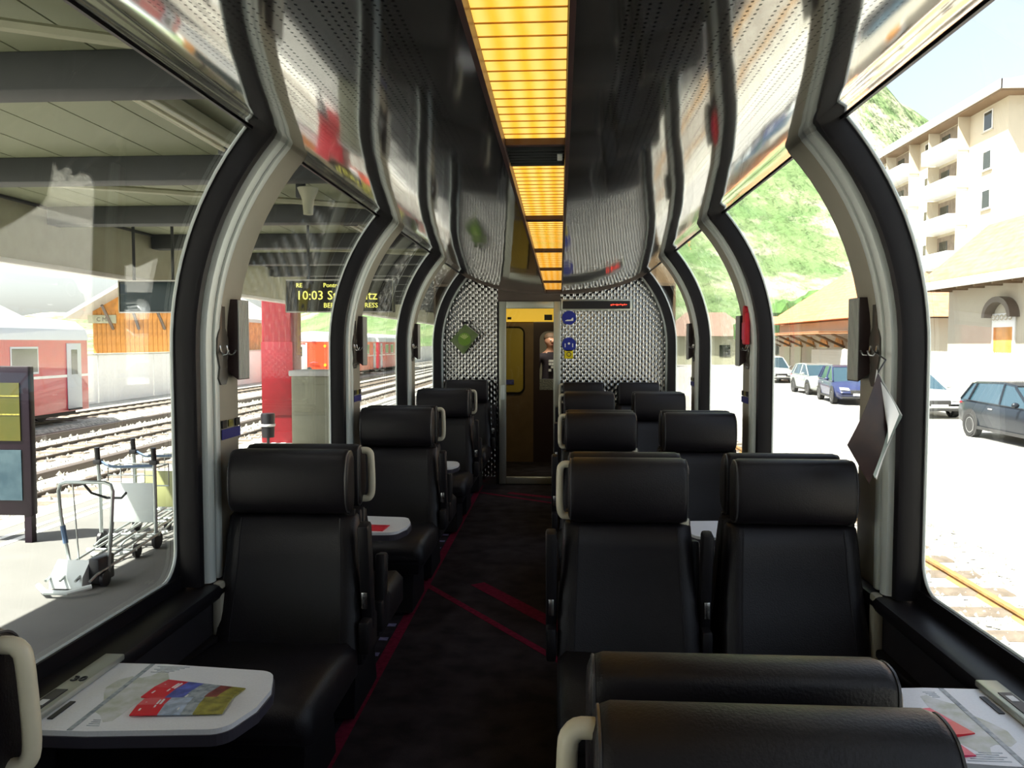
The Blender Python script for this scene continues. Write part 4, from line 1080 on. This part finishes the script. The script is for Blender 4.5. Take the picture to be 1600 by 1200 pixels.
# apartment block
t = thing('apartment_block', 'tall cream apartment block with white balconies at the upper right', 'building', (32.5, 61, -1.85))
MB().box(0, 14, 0, 24, 0, 21.5).obj('wall', 'apart', t)
MB().prism([(-1.3, 21.5), (15, 21.5), (15, 22.0), (7, 23.6), (-1.3, 22.0)], 'y', -1.3, 25).obj('roof', 'pale_roof', t, smooth=False)
MB().box(-1.35, -1.2, -1.35, 25, 21.45, 22.1).obj('gutter', 'white', t)
MB().box(-1.3, 15, -1.35, -1.2, 21.45, 22.1).obj('gutter', 'white', t)
MB().box(-1.2, 0, -1.2, 25, 21.30, 21.49).obj('eave_boards', 'eave', t)
MB().box(0, 15, -1.2, 0, 21.30, 21.49).obj('eave_boards', 'eave', t)
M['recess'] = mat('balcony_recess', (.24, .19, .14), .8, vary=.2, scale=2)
for fl_ in range(7):
    z = 1.0 + fl_ * 2.95
    for ya, yb in ((5.6, 10.6), (14.5, 19.5)):
        bl = MB().box(-1.5, 0, ya, yb, z - .2, z, bev=.02).obj('balcony_slab', 'white', t)
        MB().box(-1.5, -1.4, ya, yb, z, z + .95, bev=.01).obj('parapet', 'white', bl)
        for yy in (ya, yb - .08): MB().box(-1.4, 0, yy, yy + .08, z, z + .95).obj('parapet', 'white', bl)
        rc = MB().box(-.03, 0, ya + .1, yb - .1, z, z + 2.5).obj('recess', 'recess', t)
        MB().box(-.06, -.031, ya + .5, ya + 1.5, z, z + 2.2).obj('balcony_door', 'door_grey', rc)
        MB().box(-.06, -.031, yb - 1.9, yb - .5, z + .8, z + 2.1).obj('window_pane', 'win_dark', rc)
        for yy in (ya - .1, yb): MB().box(-.9, 0, yy, yy + .1, z + .0, z + 2.7).obj('side_wall', 'apart', bl)
    for ya in (2.1, 12.0, 21.4):
        f = MB().box(-.05, 0, ya, ya + 1.3, z + .8, z + 2.3, bev=.01).obj('window', 'white', t)
        MB().box(-.06, -.051, ya + .12, ya + 1.18, z + .9, z + 2.2).obj('window_pane', 'win_dark', f)
        MB().box(-.15, 0, ya - .1, ya + 1.4, z + .72, z + .79).obj('sill', 'kerb', f)
    for xa in (2, 6.5, 11):
        f = MB().box(xa, xa + 1.3, -.05, 0, z + .8, z + 2.3, bev=.01).obj('window', 'white', t)
        MB().box(xa + .12, xa + 1.18, -.06, -.051, z + .9, z + 2.2).obj('window_pane', 'win_dark', f)
# far small houses below the hillside
M['brown_roof'] = mat('brown_roof', (.24, .16, .12), .8)
for i, (x, y, w, lb, rf, wl) in enumerate(((17, 95, 9, 'distant house with brown hipped roof below the hillside', 'brown_roof', 'fascia'), (8.5, 105, 12, 'distant long low house with reddish wall below the hillside', 'pale_roof', 'wood_orange'), (27, 110, 10, 'distant cream house with orange roof behind the station buildings', 'tile', 'cream_wall'))):
    t = thing('house', lb, 'building', (x, y, -1.2))
    MB().box(-w / 2, w / 2, -4, 4, 0, 3.6).obj('wall', wl, t)
    b = MB(); a0 = [(-w / 2 - .7, -4.7, 3.5), (w / 2 + .7, -4.7, 3.5), (w / 2 + .7, 4.7, 3.5), (-w / 2 - .7, 4.7, 3.5)]; r0 = (-w / 4, 0, 6.3); r1 = (w / 4, 0, 6.3)
    for f_ in ((a0[0], a0[1], r1, r0), (a0[1], a0[2], r1), (a0[2], a0[3], r0, r1), (a0[3], a0[0], r0), tuple(a0[::-1])): b.quad(*f_)
    bmesh.ops.remove_doubles(b.bm, verts=b.bm.verts[:], dist=1e-4); b.obj('roof', rf, t, smooth=False)
    for k in (-.3, .1): MB().box(w * k, w * k + 1.2, -4.05, -4, 1.2, 2.5).obj('window', 'win_dark', t)
# picket fence behind the parked cars
M['fence'] = mat('pale_fence', (.45, .43, .37), .8, vary=.1)
t = thing('picket_fence', 'pale board fence behind the parked cars', 'fence', (14.6, 0, -.9))
pm = MB().prism([(-.045, 0), (.045, 0), (.045, 2.02), (0, 2.1), (-.045, 2.02)], 'x', -.012, .012).mesh('picket', 'fence', smooth=False)
yy = 14.0
for k in range(290): link('picket', pm, t, (0, yy + k * .115, .02))
for z in (.5, 1.7): MB().box(.013, .06, 13.8, 47.5, z, z + .08).obj('fence_rail', 'fence', t)
for k in range(15): MB().box(.061, .16, 14 + k * 2.35, 14.1 + k * 2.35, 0, 2.15).obj('fence_post', 'fence', t)

# ------------------------------------------------------------------ parked cars
M['tyre'] = mat('tyre', (.02, .02, .02), .8); M['rim'] = mat('alloy_rim', (.7, .7, .7), .3, .6)
M['car_glass'] = mat('car_glass', (.03, .06, .08), .05, spec=.9)
M['lens'] = mat('headlight_lens', (.75, .78, .8), .15)
M['trim_black'] = mat('black_plastic', (.03, .03, .03), .6)
def make_car(label, loc, rz, paint, L=4.4, Wd=1.76, H=1.45, estate=True):
    t = thing('parked_car', label, 'car', loc, rz, 'cars parked along the street')
    h = L / 2; w = Wd / 2
    st_ = [(-h, .42, .80, w * .84), (-h + .06, .30, .92, w * .92), (-h + .5, .22, .96, w), (-.6, .20, .93, w), (.55, .20, .92, w), (.95, .20, .90, w), (1.5, .21, .80, w * .98), (h - .25, .24, .70, w * .92), (h - .06, .28, .60, w * .85), (h, .36, .52, w * .76)]
    b = MB()
    b.loft([[(-ww * .80, y, zb), (-ww * .97, y, zb + .10), (-ww, y, (zb + zt) / 2 + .04), (-ww * .97, y, zt - .10), (-ww * .88, y, zt - .02), (0, y, zt + .015), (ww * .88, y, zt - .02), (ww * .97, y, zt - .10), (ww, y, (zb + zt) / 2 + .04), (ww * .97, y, zb + .10), (ww * .80, y, zb)] for y, zb, zt, ww in st_]).obj('body', paint, t, ang=45)
    ry = -h + (.42 if estate else .62)
    gh = [(-h + .10, .93, .93), (ry, H - .06, .93), (-.45, H, .92), (.10, H - .05, .91), (.98, .90, .89)]
    if not estate: gh[0] = (-h + .28, .94, .93)
    b = MB(); 
    b.loft([[(-w * .90, y, zb - .04), (-w * (.90 - .20 * min(1, (zt - zb) / .45)), y, zt - .02), (w * (.90 - .20 * min(1, (zt - zb) / .45)), y, zt - .02), (w * .90, y, zb - .04)] for y, zt, zb in gh]).obj('glasshouse', 'car_glass', t, ang=20)
    b = MB(); b.loft([[(-w * .71, y, z - .03), (-w * .66, y, z + .012), (w * .66, y, z + .012), (w * .71, y, z - .03)] for y, z in ((ry - .04, H - .07), (ry + .1, H - .035), (-.45, H), (.12, H - .052))]).obj('roof', paint, t)
    for s in (-1, 1):
        b = MB()
        b.tube([(s * w * .89, 1.0, .90), (s * w * .715, .10, H - .065)], .03, 6); b.tube([(s * w * .90, -.28, .92), (s * w * .715, -.35, H - .03)], .028, 6)
        b.tube([(s * w * .90, -h + .55, .94), (s * w * .71, ry + .25, H - .05)], .03, 6); b.tube([(s * w * .89, -h + .14, .95), (s * w * .70, ry, H - .07)], .035, 6)
        b.tube([(s * w * .915, 1.0, .895), (s * w * .915, -h + .3, .945)], .012, 5)
        b.obj('window_pillars', paint, t)
        MB().sph((s * (w + .08), .72, .98), .09, 1, .6, .75).obj('mirror', paint, t)
        MB().box(*sorted((s * w * .99, s * (w + .008))), -.62, -.44, .78, .81).obj('door_handle', 'rim', t)
        MB().box(*sorted((s * w * .995, s * (w + .006))), -h + .95, h - 1.0, .24, .32).obj('sill_trim', 'trim_black', t)
        for y in (-h + .82, h - .84):
            MB().lathe([(.001, 0), (.37, 0), (.37, .02), (.001, .02)], (s * (w - .012) - (.02 if s < 0 else 0), y, .36), 'x', 22).obj('wheel_arch', 'trim_black', t)
            b = MB(); x0 = s * (w - .09)
            wh = b.lathe([(.20, -.10), (.28, -.11), (.315, -.08), (.315, .08), (.28, .11), (.20, .10)], (x0, y, .315), 'x', 22).obj('tyre', 'tyre', t)
            b = MB().lathe([(.001, -.06), (.20, -.06), (.215, .095), (.19, .10), (.18, .06), (.001, .05)] if s > 0 else [(.001, .06), (.20, .06), (.215, -.095), (.19, -.10), (.18, -.06), (.001, -.05)], (x0, y, .315), 'x', 20)
            for i in range(6): b.box(x0 + s * .05 - .02, x0 + s * .05 + .045 * (1 if s > 0 else .45), -.022, .022, .04, .19, mx=Matrix.Translation((0, y, .315)) @ Matrix.Rotation(i * pi / 3, 4, 'X'))
            b.obj('rim', 'rim', t)
        MB().prism([(s * w * .42, .58), (s * w * .80, .60), (s * w * .82, .70), (s * w * .48, .68)], 'y', h - .22, h - .015).obj('headlight', 'lens', t)
        MB().box(*sorted((s * w * .68, s * w * .86)), -h - .005, -h + .08, .72, .88, bev=.01).obj('tail_light', 'red_print', t)
    MB().box(-w * .40, w * .40, h - .1, h + .012, .44, .60, bev=.02).obj('grille', 'trim_black', t)
    MB().box(-w * .74, w * .74, h - .2, h + .02, .26, .34, bev=.02).obj('bumper', 'trim_black', t)
    MB().box(-.26, .26, h + .005, h + .03, .38, .47).obj('number_plate', 'white', t)
    MB().box(-.26, .26, -h - .02, -h + .01, .55, .66).obj('number_plate', 'white', t)
    MB().box(-w * .74, w * .74, -h - .02, -h + .2, .26, .36, bev=.02).obj('bumper', 'trim_black', t)
    return t
M['car_black'] = mat('dark_green_black_paint', (.010, .014, .020), .35, spec=.35, coat=.15); M['car_blue'] = mat('blue_paint', (.022, .03, .09), .3, coat=.4)
M['car_white'] = mat('silver_white_paint', (.62, .64, .64), .3, .2, coat=.6); M['car_silver'] = mat('silver_paint', (.45, .48, .47), .3, .5, coat=.6)
make_car('dark blue-black estate car at the right edge, side on', (11.6, 19.9, -.9), pi, 'car_black', 4.6, 1.8, 1.45)
make_car('silver-white car facing the viewer behind the dark estate car', (12.15, 28.4, -.9), pi, 'car_white', 4.4, 1.78, 1.46, False)
make_car('dark blue hatchback left of the nearest right pillar', (11.95, 33.8, -.9), pi - .12, 'car_blue', 4.2, 1.78, 1.5)
make_car('small silver hatchback parked behind the dark blue car', (12.5, 39.4, -.9), pi, 'car_silver', 3.9, 1.7, 1.45)
make_car('white off-road car farthest along the street', (13.4, 51.3, -.9), pi, 'car_white', 4.4, 1.8, 1.6)

# ------------------------------------------------------------------ hills
def interp(x, T):
    for (a, p), (b_, q) in zip(T, T[1:]):
        if x <= b_: return p + (q - p) * max(0, (x - a)) / (b_ - a)
    return T[-1][1]
G = [(-900, .03), (-500, .04), (-250, .05), (-100, .2), (-20, .75), (60, 1.05), (170, .92), (215, .80), (268, .62), (320, .38), (380, .17), (460, .09), (800, .12), (1200, .2)]
rr = random.Random(5); ph = [(rr.uniform(.004, .05), rr.uniform(.004, .05), rr.uniform(0, 6)) for _ in range(22)]
def hill(x, y):
    q = max(0, min(1, (y - 135) / 480)); q = q * q * (3 - 2 * q)
    xx = x * 620 / max(y, 300)
    n = sum(sin(a * x + b_ * y + c) / (1 + 60 * (a + b_)) for a, b_, c in ph)
    return -1.4 + q * (255 * interp(xx, G) * (1 + max(0, y - 620) / 1500)) + q * n * 9
b = MB(); NX, NY = 150, 90; grid = []
for j in range(NY + 1):
    y = 125 + (1100 - 125) * (j / NY) ** 1.4; row = []
    for i in range(NX + 1):
        x = -900 + 2000 * i / NX; row.append(b.bm.verts.new((x, y, hill(x, y))))
    grid.append(row)
for j in range(NY):
    for i in range(NX): b.bm.faces.new((grid[j][i], grid[j][i + 1], grid[j + 1][i + 1], grid[j + 1][i]))
def hill_mat():
    m = mat('hillside', (.10, .17, .065), 1, spec=.1, c2=(.17, .22, .105), scale=.05, detail=8)  # greens paled, distance haze is put into the colour
    N, L = nodes(m); b_ = N['Principled BSDF']; tc = N.new('ShaderNodeTexCoord')
    n = N.new('ShaderNodeTexNoise'); n.inputs['Scale'].default_value = .016; n.inputs['Detail'].default_value = 9; n.inputs['Roughness'].default_value = .68
    L.new(tc.outputs['Object'], n.inputs['Vector'])
    r = N.new('ShaderNodeValToRGB'); r.color_ramp.elements[0].position = .50; r.color_ramp.elements[1].position = .60
    L.new(n.outputs['Fac'], r.inputs['Fac'])
    mx = N.new('ShaderNodeMix'); mx.data_type = 'RGBA'
    src = b_.inputs['Base Color'].links[0].from_socket
    L.new(r.outputs['Color'], mx.inputs[0]); L.new(src, mx.inputs[6]); mx.inputs[7].default_value = (.42, .40, .30, 1)
    L.new(mx.outputs[2], b_.inputs['Base Color'])
    n2 = N.new('ShaderNodeTexNoise'); n2.inputs['Scale'].default_value = .12; n2.inputs['Detail'].default_value = 6; L.new(tc.outputs['Object'], n2.inputs['Vector'])
    bp = N.new('ShaderNodeBump'); bp.inputs['Strength'].default_value = 1; bp.inputs['Distance'].default_value = 6; L.new(n2.outputs['Fac'], bp.inputs['Height']); L.new(bp.outputs['Normal'], b_.inputs['Normal'])
    return m
M['hill'] = hill_mat()
struct(b.obj('hills', 'hill'), 'green mountainside with pale rock patches')
# trees at the foot of the hillside
M['leaf'] = mat('leaves', (.06, .13, .03), .9, vary=.4, scale=1.5, bump=.8, bscale=3)
def tree_mesh(seed):
    r_ = random.Random(seed); b = MB()
    for i in range(9):
        a = r_.uniform(0, 6.28); d_ = r_.uniform(0, 1.5); rr_ = r_.uniform(.9, 1.6)
        rs = bmesh.ops.create_icosphere(b.bm, subdivisions=2, radius=rr_)
        c = Vector((d_ * cos(a), d_ * sin(a), r_.uniform(2.4, 5.2)))
        for q in rs['verts']: q.co = q.co * r_.uniform(.82, 1.15) + c
    return b.mesh('crown', 'leaf', smooth=False)
tms = [tree_mesh(1), tree_mesh(2)]
trm = MB().tube([(0, 0, 0), (.05, 0, 1.5), (0, .05, 3.2)], [.22, .17, .1], 7).mesh('trunk', 'eave')
lbs = ['tree beside the distant brown roofed house', 'tree between the distant houses under the hillside', 'tree behind the hipped station roof', 'tree at the foot of the hillside, leftmost in the right windows', 'tree behind the distant long house', 'tree in the gap between station roof and second right pillar', 'tree farthest behind the distant cream house']
for i, (x, y, s) in enumerate(((8.5, 84, 1), (24.5, 100, 1.1), (25, 80, 1.2), (-1, 114, 1.3), (14, 121, 1.4), (19.5, 84, .9), (33, 122, 1.4))):
    t = thing('tree', lbs[i], 'tree', (x, y, -1.2), i * 1.3, 'trees at the foot of the hillside'); t.scale = (s, s, s)
    link('crown', tms[i % 2], t); link('trunk', trm, t)
